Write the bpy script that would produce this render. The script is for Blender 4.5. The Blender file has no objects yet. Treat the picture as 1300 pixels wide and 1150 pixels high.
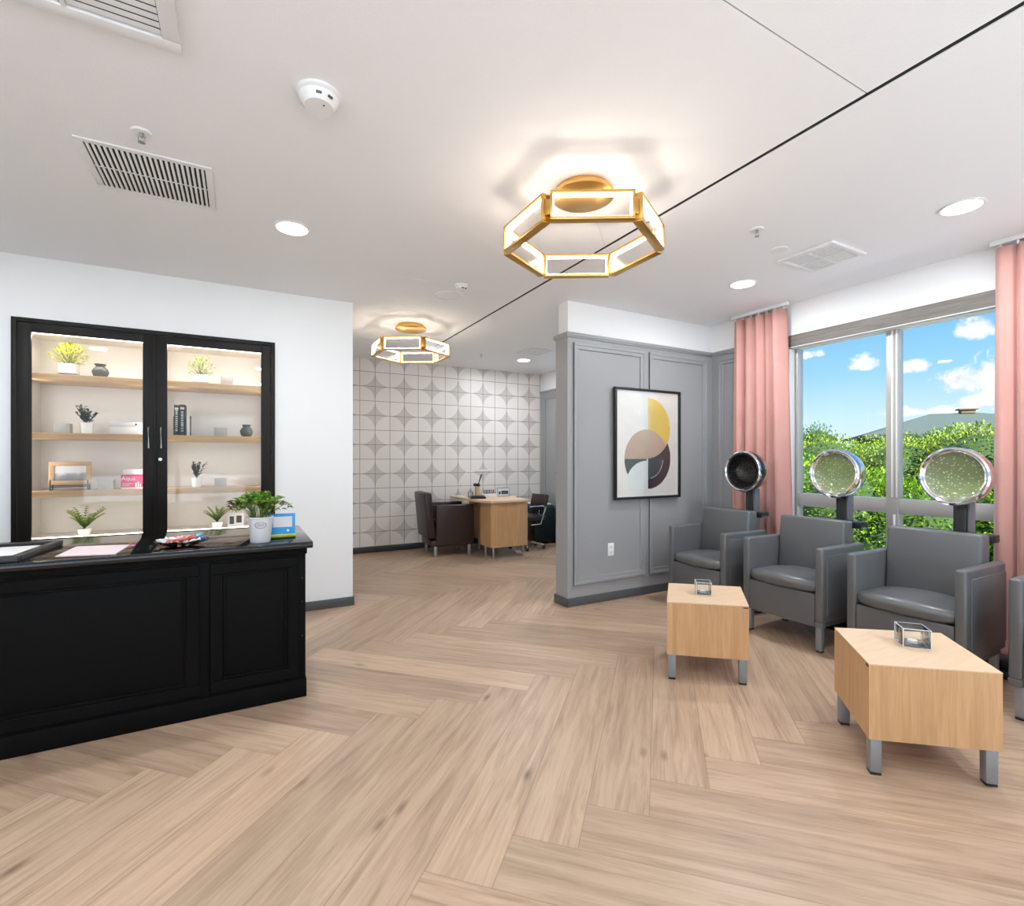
import bpy, bmesh, math, random
from mathutils import Vector, Matrix
PI = math.pi
R = math.radians
random.seed(7)
S = bpy.context.scene
COL = S.collection

# ------------------------------------------------------------------ materials
def newmat(name):
    m = bpy.data.materials.new(name); m.use_nodes = True
    nt = m.node_tree; b = nt.nodes['Principled BSDF']
    return m, nt, b

def mat(name, col, rough=.5, metal=0., spec=.5, coat=0., bump=0., bscale=60., var=0., vscale=3., emit=None, es=0., sheen=0.):
    m, nt, b = newmat(name)
    b.inputs['Base Color'].default_value = (*col, 1)
    b.inputs['Roughness'].default_value = rough
    b.inputs['Metallic'].default_value = metal
    b.inputs['Specular IOR Level'].default_value = spec
    b.inputs['Coat Weight'].default_value = coat
    b.inputs['Sheen Weight'].default_value = sheen
    tc = nt.nodes.new('ShaderNodeTexCoord')
    if bump:
        n = nt.nodes.new('ShaderNodeTexNoise'); n.inputs['Scale'].default_value = bscale; n.inputs['Detail'].default_value = 4
        nt.links.new(tc.outputs['Object'], n.inputs['Vector'])
        bp = nt.nodes.new('ShaderNodeBump'); bp.inputs['Strength'].default_value = bump; bp.inputs['Distance'].default_value = .01
        nt.links.new(n.outputs['Fac'], bp.inputs['Height']); nt.links.new(bp.outputs['Normal'], b.inputs['Normal'])
    if var:
        n = nt.nodes.new('ShaderNodeTexNoise'); n.inputs['Scale'].default_value = vscale; n.inputs['Detail'].default_value = 5
        nt.links.new(tc.outputs['Object'], n.inputs['Vector'])
        mx = nt.nodes.new('ShaderNodeMix'); mx.data_type = 'RGBA'
        mx.inputs[6].default_value = (*[c*(1-var) for c in col], 1); mx.inputs[7].default_value = (*[min(1, c*(1+var)) for c in col], 1)
        nt.links.new(n.outputs['Fac'], mx.inputs[0]); nt.links.new(mx.outputs[2], b.inputs['Base Color'])
    if emit:
        b.inputs['Emission Color'].default_value = (*emit, 1); b.inputs['Emission Strength'].default_value = es
    return m

def M2(nt, op, a, b=None, c=None):
    n = nt.nodes.new('ShaderNodeMath'); n.operation = op
    for i, v in enumerate((a, b, c)):
        if v is None: continue
        if isinstance(v, (int, float)): n.inputs[i].default_value = v
        else: nt.links.new(v, n.inputs[i])
    return n.outputs[0]

def ramp(nt, fac, stops):
    r = nt.nodes.new('ShaderNodeValToRGB'); e = r.color_ramp.elements
    while len(e) < len(stops): e.new(.5)
    for i, (p, c) in enumerate(stops):
        e[i].position = p; e[i].color = (*c, 1)
    nt.links.new(fac, r.inputs['Fac']); return r.outputs['Color']

def mixc(nt, fac, a, b, mode='MIX'):
    n = nt.nodes.new('ShaderNodeMix'); n.data_type = 'RGBA'; n.blend_type = mode
    for i, v in ((0, fac), (6, a), (7, b)):
        if isinstance(v, (int, float)): n.inputs[i].default_value = v
        elif isinstance(v, tuple): n.inputs[i].default_value = (*v, 1)
        else: nt.links.new(v, n.inputs[i])
    return n.outputs[2]

def glassmat(name, tint=(1, 1, 1), f0=.04, rough=.02, alpha=1.):
    """thin clear sheet: see-through with a mirror sheen by angle"""
    m = bpy.data.materials.new(name); m.use_nodes = True; nt = m.node_tree; nt.nodes.clear()
    o = nt.nodes.new('ShaderNodeOutputMaterial'); t = nt.nodes.new('ShaderNodeBsdfTransparent'); t.inputs[0].default_value = (*tint, 1)
    g = nt.nodes.new('ShaderNodeBsdfGlossy'); g.inputs['Roughness'].default_value = rough
    lw = nt.nodes.new('ShaderNodeFresnel'); lw.inputs['IOR'].default_value = 1.45
    mx = nt.nodes.new('ShaderNodeMixShader')
    nt.links.new(M2(nt, 'MULTIPLY', lw.outputs[0], f0/.04), mx.inputs[0]); nt.links.new(t.outputs[0], mx.inputs[1]); nt.links.new(g.outputs[0], mx.inputs[2])
    nt.links.new(mx.outputs[0], o.inputs[0]); return m

def woodmat(name, base, dark, axis='z', scale=1., rough=.45, contrast=1.):
    """straight grained veneer, grain running along the given object axis"""
    m, nt, b = newmat(name)
    tc = nt.nodes.new('ShaderNodeTexCoord'); mp = nt.nodes.new('ShaderNodeMapping')
    sc = {'x': (1.2, 22, 22), 'y': (22, 1.2, 22), 'z': (22, 22, 1.2)}[axis]
    mp.inputs['Scale'].default_value = [s*scale for s in sc]
    nt.links.new(tc.outputs['Object'], mp.inputs['Vector'])
    n = nt.nodes.new('ShaderNodeTexNoise'); n.inputs['Scale'].default_value = 1.6; n.inputs['Detail'].default_value = 6; n.inputs['Roughness'].default_value = .65; n.inputs['Distortion'].default_value = .6
    nt.links.new(mp.outputs[0], n.inputs['Vector'])
    n2 = nt.nodes.new('ShaderNodeTexNoise'); n2.inputs['Scale'].default_value = 7; n2.inputs['Detail'].default_value = 3
    nt.links.new(mp.outputs[0], n2.inputs['Vector'])
    f = M2(nt, 'ADD', M2(nt, 'MULTIPLY', n.outputs['Fac'], .7), M2(nt, 'MULTIPLY', n2.outputs['Fac'], .3))
    c = ramp(nt, f, [(.5-.16/contrast, dark), (.5+.1/contrast, base), (.8, tuple(min(1, x*1.1) for x in base))])
    nt.links.new(c, b.inputs['Base Color']); b.inputs['Roughness'].default_value = rough
    bp = nt.nodes.new('ShaderNodeBump'); bp.inputs['Strength'].default_value = .08; bp.inputs['Distance'].default_value = .002
    nt.links.new(f, bp.inputs['Height']); nt.links.new(bp.outputs['Normal'], b.inputs['Normal'])
    return m

W_WHITE = mat('white wall paint', (.87, .87, .87), .6, bump=.03, bscale=180)
W_CEIL = mat('ceiling plaster', (.89, .89, .90), .8, bump=.12, bscale=140)
W_GRAY = mat('grey wall paint', (.33, .33, .335), .42, bump=.02, bscale=120)
W_BASE = mat('dark grey vinyl base', (.085, .09, .092), .45)
W_BLACKBASE = mat('black base', (.03, .027, .027), .4)
REVEAL = mat('black reveal', (.01, .01, .01), .8)
ALU = mat('window aluminium', (.52, .49, .46), .35, metal=.25)
ALUW = mat('window bead white', (.8, .8, .78), .4)
VINYL = mat('grey charcoal upholstery', (.12, .121, .125), .29, bump=.05, bscale=320, spec=.6)
STEEL = mat('brushed silver metal', (.42, .44, .46), .38, metal=.8)
STEELF = mat('silver grey leg paint', (.30, .32, .34), .35, metal=.5)
CHROME = mat('chrome', (.85, .85, .86), .08, metal=1)
BLACKM = mat('black metal', (.012, .012, .014), .4)
BLACKP = mat('black plastic', (.015, .015, .018), .3)
DESKB = mat('black painted wood', (.0045, .0043, .0043), .5, bump=.04, bscale=90, spec=.08)
DESKTOP = mat('polished black counter', (.005, .005, .006), .07, spec=.55)
CABB = mat('black brown cabinet frame', (.010, .008, .007), .5, bump=.05, bscale=70, spec=.25)
GOLD = mat('brushed brass', (.72, .44, .13), .3, metal=1.)
LED = mat('warm led strip', (1, 1, 1), .5, emit=(1, .90, .78), es=14)
LEDC = mat('cabinet led strip', (1, 1, 1), .5, emit=(1, .86, .68), es=9)
LAMPD = mat('downlight lens', (1, 1, 1), .5, emit=(1, .98, .95), es=14)
TRIMW = mat('white plastic', (.82, .82, .82), .4)
DARKHOLE = mat('dark duct', (.02, .02, .02), .8)
GLASS = glassmat('clear glass')
WINGLASS = glassmat('window glass', (.98, 1, .99), .01)
CABGLASS = glassmat('cabinet door glass', (.98, .98, .98), .035)
PANEGL = glassmat('lamp acrylic', (.99, .98, .975), .012, .2)
OAK_SHELF = woodmat('oak shelf', (.62, .42, .22), (.46, .28, .13), 'x')
OAK_V = woodmat('oak veneer upright grain', (.63, .375, .185), (.50, .28, .125), 'z')
OAK_T = woodmat('oak top with window sheen', (.74, .54, .36), (.68, .47, .29), 'x')  # paler and less saturated than the sides: window sheen put into the colour
HEADER = woodmat('weathered grey wood header', (.27, .245, .22), (.17, .15, .135), 'y', 1.4, .6)
WHITEC = mat('white ceramic', (.85, .85, .84), .25)
GREYV = mat('dark grey ceramic', (.06, .065, .062), .5)
STONE = mat('grey frosted box', (.42, .41, .40), .4, var=.15, vscale=30)
PAPER = mat('white paper', (.74, .73, .74), .6)
PAPERP = mat('pinkish paper', (.76, .62, .65), .6)
MAGENTA = mat('magenta print', (.62, .01, .12), .4)
BROWN = mat('brown leather', (.032, .017, .014), .35, bump=.05, bscale=200)

# ------------------------------------------------------------------ mesh helper
class B:
    def __init__(self): self.bm = bmesh.new(); self.uv = None
    def _fin(self, geom_faces, mi, smooth=True):
        for f in geom_faces:
            f.material_index = mi; f.smooth = smooth
    def box(self, x0, x1, y0, y1, z0, z1, r=0, seg=2, mi=0, m=None):
        bm = self.bm
        before = set(bm.faces) if r else None
        mt = Matrix.Translation(((x0+x1)/2, (y0+y1)/2, (z0+z1)/2)) @ Matrix.Diagonal((abs(x1-x0), abs(y1-y0), abs(z1-z0), 1))
        g = bmesh.ops.create_cube(bm, size=1, matrix=mt)
        vs = g['verts']; fs = {f for v in vs for f in v.link_faces}
        if r:
            es = list({e for v in vs for e in v.link_edges})
            bmesh.ops.bevel(bm, geom=es, offset=r, segments=seg, affect='EDGES', profile=.5, clamp_overlap=True)
            fs = set(bm.faces) - before
        if m is not None:
            bmesh.ops.transform(bm, matrix=m, verts=list({v for f in fs for v in f.verts}))
        self._fin(fs, mi); return self
    def cyl(self, c, r, h, seg=24, r2=None, mi=0, m=None, cap=True):
        mt = Matrix.Translation((c[0], c[1], c[2]+h/2))
        if m is not None: mt = m @ mt
        g = bmesh.ops.create_cone(self.bm, cap_ends=cap, cap_tris=False, segments=seg, radius1=r, radius2=r if r2 is None else r2, depth=h, matrix=mt)
        self._fin({f for v in g['verts'] for f in v.link_faces}, mi); return self
    def ball(self, c, r, seg=14, sc=(1, 1, 1), mi=0, m=None):
        mt = Matrix.Translation(c) @ Matrix.Diagonal((*sc, 1))
        if m is not None: mt = m @ mt
        g = bmesh.ops.create_uvsphere(self.bm, u_segments=seg, v_segments=max(6, seg//2), radius=r, matrix=mt)
        self._fin({f for v in g['verts'] for f in v.link_faces}, mi); return self
    def lathe(self, prof, seg=28, c=(0, 0, 0), mi=0, m=None, close=False):
        bm = self.bm; rings = []
        for r_, z_ in prof:
            ring = []
            for i in range(seg):
                a = 2*PI*i/seg; p = Vector((c[0]+r_*math.cos(a), c[1]+r_*math.sin(a), c[2]+z_))
                if m is not None: p = m @ p
                ring.append(bm.verts.new(p))
            rings.append(ring)
        fs = []
        for a, b in zip(rings, rings[1:]):
            for i in range(seg):
                j = (i+1) % seg
                fs.append(bm.faces.new((a[i], a[j], b[j], b[i])))
        if close:
            fs.append(bm.faces.new(rings[0][::-1])); fs.append(bm.faces.new(rings[-1]))
        self._fin(fs, mi); return self
    def tube(self, pts, r, seg=8, mi=0, rs=None):
        bm = self.bm; pts = [Vector(p) for p in pts]; rings = []; up = Vector((0, 0, 1))
        for i, p in enumerate(pts):
            t = (pts[min(i+1, len(pts)-1)] - pts[max(i-1, 0)]).normalized()
            u = t.cross(up)
            if u.length < 1e-3: u = t.cross(Vector((1, 0, 0)))
            u.normalize(); w = u.cross(t).normalized(); rr = rs[i] if rs else r
            rings.append([bm.verts.new(p + (u*math.cos(2*PI*k/seg) + w*math.sin(2*PI*k/seg))*rr) for k in range(seg)])
        fs = []
        for a, b in zip(rings, rings[1:]):
            for k in range(seg):
                j = (k+1) % seg
                fs.append(bm.faces.new((a[k], a[j], b[j], b[k])))
        fs.append(bm.faces.new(rings[0][::-1])); fs.append(bm.faces.new(rings[-1]))
        self._fin(fs, mi); return self
    def prism(self, poly, z0, z1, mi=0, m=None, r=0):
        bm = self.bm
        T = (lambda p: m @ Vector(p)) if m is not None else Vector
        lo = [bm.verts.new(T((x, y, z0))) for x, y in poly]; hi = [bm.verts.new(T((x, y, z1))) for x, y in poly]
        fs = [bm.faces.new(lo[::-1]), bm.faces.new(hi)]
        n = len(poly)
        for i in range(n):
            j = (i+1) % n; fs.append(bm.faces.new((lo[i], lo[j], hi[j], hi[i])))
        self._fin(fs, mi); return self
    def face(self, pts, mi=0, smooth=False):
        f = self.bm.faces.new([self.bm.verts.new(p) for p in pts]); f.material_index = mi; f.smooth = smooth; return f
    def build(self, name, mats, parent=None, loc=None, rot=None, angle=35, kind=None):
        me = bpy.data.meshes.new(name)
        bmesh.ops.recalc_face_normals(self.bm, faces=self.bm.faces[:]) if not getattr(self, 'norecalc', False) else None
        self.bm.to_mesh(me); self.bm.free()
        if not isinstance(mats, (list, tuple)): mats = [mats]
        for m in mats: me.materials.append(m)
        if angle: me.set_sharp_from_angle(angle=R(angle))
        o = bpy.data.objects.new(name, me); COL.objects.link(o)
        if parent: o.parent = parent
        if loc is not None: o.location = loc
        if rot is not None: o.rotation_euler = rot
        if kind: o['kind'] = kind
        return o

def thing(name, label, cat, loc=(0, 0, 0), rz=0, group=None):
    o = bpy.data.objects.new(name, None); COL.objects.link(o); o.empty_display_size = .1
    o.location = loc; o.rotation_euler = (0, 0, rz); o['label'] = label; o['category'] = cat
    if group: o['group'] = group
    return o
def tag(o, label, cat, group=None):
    o['label'] = label; o['category'] = cat
    if group: o['group'] = group
    return o
def dup(root, loc=None, rz=None, label=None, group=None):
    def cp(o, par):
        c = o.copy(); COL.objects.link(c)
        if par is not None: c.parent = par
        for ch in list(kids.get(o, [])): cp(ch, c)
        return c
    kids = {}
    for o in bpy.data.objects:
        if o.parent: kids.setdefault(o.parent, []).append(o)
    r = cp(root, None)
    if loc is not None: r.location = loc
    if rz is not None: r.rotation_euler = (0, 0, rz)
    if label: r['label'] = label
    if group: r['group'] = group
    return r
def T(x, y, z): return Matrix.Translation((x, y, z))
def RZ(a): return Matrix.Rotation(a, 4, 'Z')
def RX(a): return Matrix.Rotation(a, 4, 'X')
def RY(a): return Matrix.Rotation(a, 4, 'Y')

# ------------------------------------------------------------------ room constants (metres; camera stands over the origin)
CE = 2.745
XL, XR = -3.4, 4.43          # side walls
YB, YF = -3.4, 7.15          # back wall, tiled far wall
YC = 4.655                   # white wall with the cabinet
YG = 3.665                   # grey dividing wall, front face

# ------------------------------------------------------------------ floor: oak planks in herringbone
def floormat():
    m, nt, b = newmat('oak herringbone planks')
    uv = nt.nodes.new('ShaderNodeUVMap'); uv.uv_map = 'plank'
    rn = nt.nodes.new('ShaderNodeUVMap'); rn.uv_map = 'rand'
    sp = nt.nodes.new('ShaderNodeSeparateXYZ'); nt.links.new(uv.outputs[0], sp.inputs[0])
    sr = nt.nodes.new('ShaderNodeSeparateXYZ'); nt.links.new(rn.outputs[0], sr.inputs[0])
    cb = nt.nodes.new('ShaderNodeCombineXYZ')
    nt.links.new(M2(nt, 'ADD', M2(nt, 'MULTIPLY', sp.outputs[0], 1.1), M2(nt, 'MULTIPLY', sr.outputs[0], 37)), cb.inputs[0])
    nt.links.new(M2(nt, 'ADD', M2(nt, 'MULTIPLY', sp.outputs[1], 15), M2(nt, 'MULTIPLY', sr.outputs[1], 23)), cb.inputs[1])
    n = nt.nodes.new('ShaderNodeTexNoise'); n.inputs['Scale'].default_value = 1.3; n.inputs['Detail'].default_value = 7; n.inputs['Roughness'].default_value = .62; n.inputs['Distortion'].default_value = 1.1
    nt.links.new(cb.outputs[0], n.inputs['Vector'])
    cb2 = nt.nodes.new('ShaderNodeCombineXYZ')
    nt.links.new(M2(nt, 'ADD', M2(nt, 'MULTIPLY', sp.outputs[0], 5), M2(nt, 'MULTIPLY', sr.outputs[1], 11)), cb2.inputs[0])
    nt.links.new(M2(nt, 'ADD', M2(nt, 'MULTIPLY', sp.outputs[1], 110), M2(nt, 'MULTIPLY', sr.outputs[0], 9)), cb2.inputs[1])
    n2 = nt.nodes.new('ShaderNodeTexNoise'); n2.inputs['Scale'].default_value = 1; n2.inputs['Detail'].default_value = 4; n2.inputs['Roughness'].default_value = .7
    nt.links.new(cb2.outputs[0], n2.inputs['Vector'])
    f = M2(nt, 'ADD', M2(nt, 'MULTIPLY', n.outputs['Fac'], .66), M2(nt, 'MULTIPLY', n2.outputs['Fac'], .34))
    c = ramp(nt, f, [(.30, (.29, .19, .12)), (.42, (.40, .275, .185)), (.54, (.495, .35, .24)), (.68, (.56, .41, .295))])
    # knots
    cb3 = nt.nodes.new('ShaderNodeCombineXYZ')
    nt.links.new(M2(nt, 'ADD', M2(nt, 'MULTIPLY', sp.outputs[0], 2.2), M2(nt, 'MULTIPLY', sr.outputs[1], 50)), cb3.inputs[0])
    nt.links.new(M2(nt, 'ADD', M2(nt, 'MULTIPLY', sp.outputs[1], 6), M2(nt, 'MULTIPLY', sr.outputs[0], 70)), cb3.inputs[1])
    v = nt.nodes.new('ShaderNodeTexVoronoi'); v.inputs['Scale'].default_value = .8
    nt.links.new(cb3.outputs[0], v.inputs['Vector'])
    k = M2(nt, 'SUBTRACT', 1, M2(nt, 'SMOOTH_MIN', M2(nt, 'DIVIDE', v.outputs['Distance'], .1), 1, .3))
    k = M2(nt, 'MAXIMUM', M2(nt, 'MULTIPLY', k, .8), 0)
    c = mixc(nt, k, c, (.10, .055, .03))
    # plank to plank tone
    t = M2(nt, 'ADD', M2(nt, 'MULTIPLY', sr.outputs[0], .30), .84)
    cc = nt.nodes.new('ShaderNodeCombineColor')
    for i in range(3): nt.links.new(t, cc.inputs[i])
    c = mixc(nt, 1., c, cc.outputs[0], 'MULTIPLY'); c = mixc(nt, M2(nt, 'MULTIPLY', sr.outputs[1], .35), c, mixc(nt, 1., c, (1.04, .97, .98), 'MULTIPLY'))
    # bevel line at the plank edges
    ex = M2(nt, 'MINIMUM', sp.outputs[0], M2(nt, 'SUBTRACT', 1.524, sp.outputs[0]))
    ey = M2(nt, 'MINIMUM', sp.outputs[1], M2(nt, 'SUBTRACT', .229, sp.outputs[1]))
    e = M2(nt, 'LESS_THAN', M2(nt, 'MINIMUM', ex, ey), .0016)
    c = mixc(nt, M2(nt, 'MULTIPLY', e, .45), c, (.12, .07, .045))
    nt.links.new(c, b.inputs['Base Color'])
    nt.links.new(M2(nt, 'ADD', M2(nt, 'MULTIPLY', n2.outputs['Fac'], .16), .28), b.inputs['Roughness'])
    b.inputs['Specular IOR Level'].default_value = .42
    bp = nt.nodes.new('ShaderNodeBump'); bp.inputs['Strength'].default_value = .12; bp.inputs['Distance'].default_value = .003
    nt.links.new(M2(nt, 'SUBTRACT', n2.outputs['Fac'], e), bp.inputs['Height']); nt.links.new(bp.outputs['Normal'], b.inputs['Normal'])
    return m

def make_floor():
    bm = bmesh.new(); l1 = bm.loops.layers.uv.new('plank'); l2 = bm.loops.layers.uv.new('rand')
    Wd, L = .229, 1.524; X0, Y0 = 1.162-.162-.324*2, 1.375
    q2 = math.sqrt(.5); rnd = random.Random(3)
    def P(p, q): return ((p+q)*q2 + X0, (q-p)*q2 + Y0)
    def plank(p0, q0, dp, dq, along_p):
        cs = [(p0, q0), (p0+dp, q0), (p0+dp, q0+dq), (p0, q0+dq)]
        ws = [P(*c) for c in cs]; cx = sum(w[0] for w in ws)/4; cy = sum(w[1] for w in ws)/4
        if not (XL-1 < cx < XR+1 and YB-1 < cy < YF+1): return
        f = bm.faces.new([bm.verts.new((w[0], w[1], 0)) for w in ws]); r = (rnd.random(), rnd.random())
        for lp, c in zip(f.loops, cs):
            a, b_ = c[0]-p0, c[1]-q0
            lp[l1].uv = (a, b_) if along_p else (b_, a); lp[l2].uv = r
    for j in range(-7, 8):
        for k in range(-60, 61):
            ox, oy = j*L + k*Wd, -j*L + k*Wd
            plank(ox, oy, L, Wd, True); plank(ox, oy+Wd, Wd, L, False)
    for co, no in (((XL, 0, 0), (1, 0, 0)), ((XR+.2, 0, 0), (-1, 0, 0)), ((0, YB, 0), (0, 1, 0)), ((0, YF, 0), (0, -1, 0))):
        g = bm.verts[:]+bm.edges[:]+bm.faces[:]
        bmesh.ops.bisect_plane(bm, geom=g, plane_co=co, plane_no=no, clear_inner=True)
    g = bmesh.ops.create_cube(bm, size=1, matrix=T((XL+XR)/2+.1, (YB+YF)/2, -.08) @ Matrix.Diagonal((XR-XL+.2, YF-YB, .15, 1)))
    me = bpy.data.meshes.new('floor'); bm.to_mesh(me); bm.free()
    for p in me.polygons:
        pass
    me.materials.append(floormat())
    o = bpy.data.objects.new('floor', me); COL.objects.link(o); o['kind'] = 'structure'
    return o
make_floor()

b = B(); b.box(XL+.01, XR-.02, YB+.01, -.75, .0005, .006); b.build('floor_bounce_added', mat('pale bounce surface', (.60, .62, .66), .5, var=.04), kind='structure')  # unseen pale floor layer, added to bounce sunlight onto the ceiling
# ------------------------------------------------------------------ ceiling: three planes with a black shadow gap
b = B()
b.box(XL-.2, 1.018, YB-.2, YF+.2, CE-.008, CE+.3)
b.box(1.018, 2.137, YB-.2, 1.0425, CE, CE+.3); b.box(1.018, 2.137, 1.0475, 3.8235, CE, CE+.3); b.box(1.018, 2.137, 3.8265, 5.985, CE, CE+.3)
b.box(1.018, 2.163, 6.003, YF+.2, CE, CE+.3); b.box(2.163, XR+.35, YB-.2, YF+.2, CE, CE+.3)
b.box(2.138, 2.162, YB, 6.002, CE+.004, CE+.25, mi=1); b.box(1.019, 2.137, 5.986, 6.002, CE+.004, CE+.25, mi=1); b.box(1.019, 2.136, 1.0427, 1.0473, CE+.003, CE+.2, mi=2); b.box(1.019, 2.136, 3.8237, 3.8263, CE+.002, CE+.2, mi=2)
b.build('ceiling', [W_CEIL, REVEAL, mat('joint shadow grey', (.25, .25, .25), .8)], kind='structure')
b = B(); b.box(XL-.3, XR+.6, YB-.3, YF+.3, CE+.33, CE+.45); b.build('roof', mat('roofing', (.2, .2, .2), .8), kind='structure')

# ------------------------------------------------------------------ walls
def struct(name, bb, m, **k): return bb.build(name, m, kind='structure', **k)
# tiled far wall
def tilemat():
    m, nt, b = newmat('square wall tiles with circle relief')
    tc = nt.nodes.new('ShaderNodeTexCoord'); sp = nt.nodes.new('ShaderNodeSeparateXYZ'); nt.links.new(tc.outputs['Object'], sp.inputs[0])
    u = M2(nt, 'DIVIDE', M2(nt, 'SUBTRACT', sp.outputs[0], 1.455-.2115*20), .2115); v = M2(nt, 'DIVIDE', M2(nt, 'SUBTRACT', sp.outputs[2], .084-.2063*10), .2063)
    def cell(a, per): return M2(nt, 'SUBTRACT', M2(nt, 'MODULO', M2(nt, 'ADD', a, per/2), per), per/2)  # signed distance to nearest multiple
    cu, cv = cell(u, 2), cell(v, 2)
    rr = M2(nt, 'SQRT', M2(nt, 'ADD', M2(nt, 'MULTIPLY', cu, cu), M2(nt, 'MULTIPLY', cv, cv)))
    inside = M2(nt, 'LESS_THAN', rr, .99)
    gu, gv = M2(nt, 'ABSOLUTE', cell(u, 1)), M2(nt, 'ABSOLUTE', cell(v, 1))
    grout = M2(nt, 'LESS_THAN', M2(nt, 'MINIMUM', gu, gv), .0145)
    n = nt.nodes.new('ShaderNodeTexWhiteNoise'); n.noise_dimensions = '2D'
    cb = nt.nodes.new('ShaderNodeCombineXYZ'); nt.links.new(M2(nt, 'FLOOR', u), cb.inputs[0]); nt.links.new(M2(nt, 'FLOOR', v), cb.inputs[1]); nt.links.new(cb.outputs[0], n.inputs['Vector'])
    base = mixc(nt, n.outputs['Value'], (.80, .745, .705), (.84, .79, .755))
    c = mixc(nt, inside, mixc(nt, n.outputs['Value'], (.60, .555, .525), (.66, .61, .58)), base)
    c = mixc(nt, grout, c, (.22, .175, .155)); nt.links.new(c, b.inputs['Base Color'])
    b.inputs['Roughness'].default_value = .35
    h = M2(nt, 'SUBTRACT', M2(nt, 'MULTIPLY', inside, .6), grout)
    bp = nt.nodes.new('ShaderNodeBump'); bp.inputs['Strength'].default_value = .5; bp.inputs['Distance'].default_value = .006
    nt.links.new(h, bp.inputs['Height']); nt.links.new(bp.outputs['Normal'], b.inputs['Normal'])
    return m
b = B(); b.box(.885, XR+.2, YF, YF+.15, 0, CE); struct('wall_back', b, tilemat())
b = B(); b.box(.9, 4.42, YF-.014, YF-.001, 0.001, .082, .004); struct('baseboard_back', b, W_BLACKBASE)
# white wall with recess for the cabinet (and the corridor side behind it)
CX0, CX1, CZ0, CZ1 = -1.391, .247, .66, 2.302
b = B()
b.box(XL, CX0+.03, YC, YC+.45, 0, CE-.008); b.box(CX1-.03, .885, YC, YC+.45, 0, CE-.008)
b.box(CX0+.03, CX1-.03, YC, YC+.45, 0, CZ0+.03); b.box(CX0+.03, CX1-.03, YC, YC+.45, CZ1-.03, CE-.008)
b.box(CX0+.03, CX1-.03, YC+.40, YC+.45, CZ0+.03, CZ1-.03); b.box(.60, .885, YC+.45, YF, 0, CE-.008)
struct('wall_left', b, W_WHITE)
b = B(); b.box(XL+.01, .897, YC-.013, YC-.001, .001, .08, .003); b.box(.886, .898, YC-.012, YF-.02, .001, .08, .003); struct('baseboard_left', b, W_BASE)
# hidden sides behind the camera
b = B(); b.box(XL-.15, XL, YB, -2.9, 0, CE-.008); b.box(XL-.15, XL, .2, YC+.45, 0, CE-.008); b.box(XL-.15, XL, -2.9, .2, 0, .3); b.box(XL-.15, XL, -2.9, .2, 2.4, CE-.008); struct('wall_rear_left', b, W_WHITE)
b = B(); b.box(XL, -2.8, YB-.15, YB, 0, CE-.008); b.box(3.6, XR+.2, YB-.15, YB, 0, CE-.008); b.box(-2.8, 3.6, YB-.15, YB, 0, .3); b.box(-2.8, 3.6, YB-.15, YB, 2.4, CE-.008); struct('wall_front', b, W_WHITE)
def added_rear_window(n, horiz, a0, a1, pos):
    fr = B()
    def bx(b, u0, u1, z0, z1, t0, t1, r=.004):
        if horiz: b.box(u0, u1, pos-t1, pos-t0, z0, z1, r)
        else: b.box(pos-t1, pos-t0, u0, u1, z0, z1, r)
    bx(fr, a0, a1, .3, .36, .04, .11); bx(fr, a0, a1, 2.34, 2.4, .04, .11); n_ = 4
    for i in range(n_+1): u = a0+(a1-a0)*i/n_; bx(fr, max(a0, u-.035), min(a1, u+.035), .36, 2.34, .04, .11)
    o = struct('window_%d' % n, fr, ALU); g = B(); bx(g, a0+.02, a1-.02, .33, 2.37, .073, .078, 0); g.build('glass_pane', WINGLASS, o)
added_rear_window(3, False, -2.9, .2, XL); added_rear_window(4, True, -2.8, 3.6, YB)  # unseen windows, added to bring bounced daylight to the ceiling
# grey dividing wall, white above the cap
b = B(); b.box(2.552, XR, YG, YG+.185, 0, 2.42); b.box(2.57, XR, YG+.02, YG+.165, 2.40, CE, mi=1); struct('wall_divider', b, [W_GRAY, W_WHITE])
b = B()
b.box(2.534, XR-.002, YG-.02, YG+.205, 2.425, 2.457, .004); b.box(2.541, XR-.004, YG-.012, YG+.197, 2.412, 2.43, .003)
b.box(XR-.02, XR-.001, 2.86, YG-.02, 2.425, 2.457, .004); b.box(XR-.012, XR-.001, 2.87, YG-.02, 2.412, 2.43, .003)
struct('trim_1', b, W_GRAY)
def ring(b, u0, u1, z0, z1, w, P, dep=.014, step=True):
    """picture-frame moulding; P maps (u, n, z) to world with n out of the wall"""
    for (a0, a1, c0, c1) in ((u0, u1, z0, z0+w), (u0, u1, z1-w, z1), (u0, u0+w, z0+w, z1-w), (u1-w, u1, z0+w, z1-w)):
        p, q = P(a0, 0, c0), P(a1, dep, c1)
        b.box(min(p[0], q[0]), max(p[0], q[0]), min(p[1], q[1]), max(p[1], q[1]), c0, c1, .003, 1)
    w2 = w*.45
    for (a0, a1, c0, c1) in ((u0, u1, z0, z0+w2), (u0, u1, z1-w2, z1), (u0, u0+w2, z0+w2, z1-w2), (u1-w2, u1, z0+w2, z1-w2)):
        p, q = P(a0, 0, c0), P(a1, dep+.007, c1)
        b.box(min(p[0], q[0]), max(p[0], q[0]), min(p[1], q[1]), max(p[1], q[1]), c0, c1, .003, 1)
b = B(); ring(b, 2.615, 3.465, .19, 2.372, .06, lambda u, n, z: (u, YG-n, z)); ring(b, 3.52, 4.34, .19, 2.372, .06, lambda u, n, z: (u, YG-n, z))
struct('trim_2', b, W_GRAY)
b = B(); ring(b, 2.92, 3.58, .19, 2.372, .06, lambda u, n, z: (XR-n, u, z)); struct('trim_3', b, W_GRAY)
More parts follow.
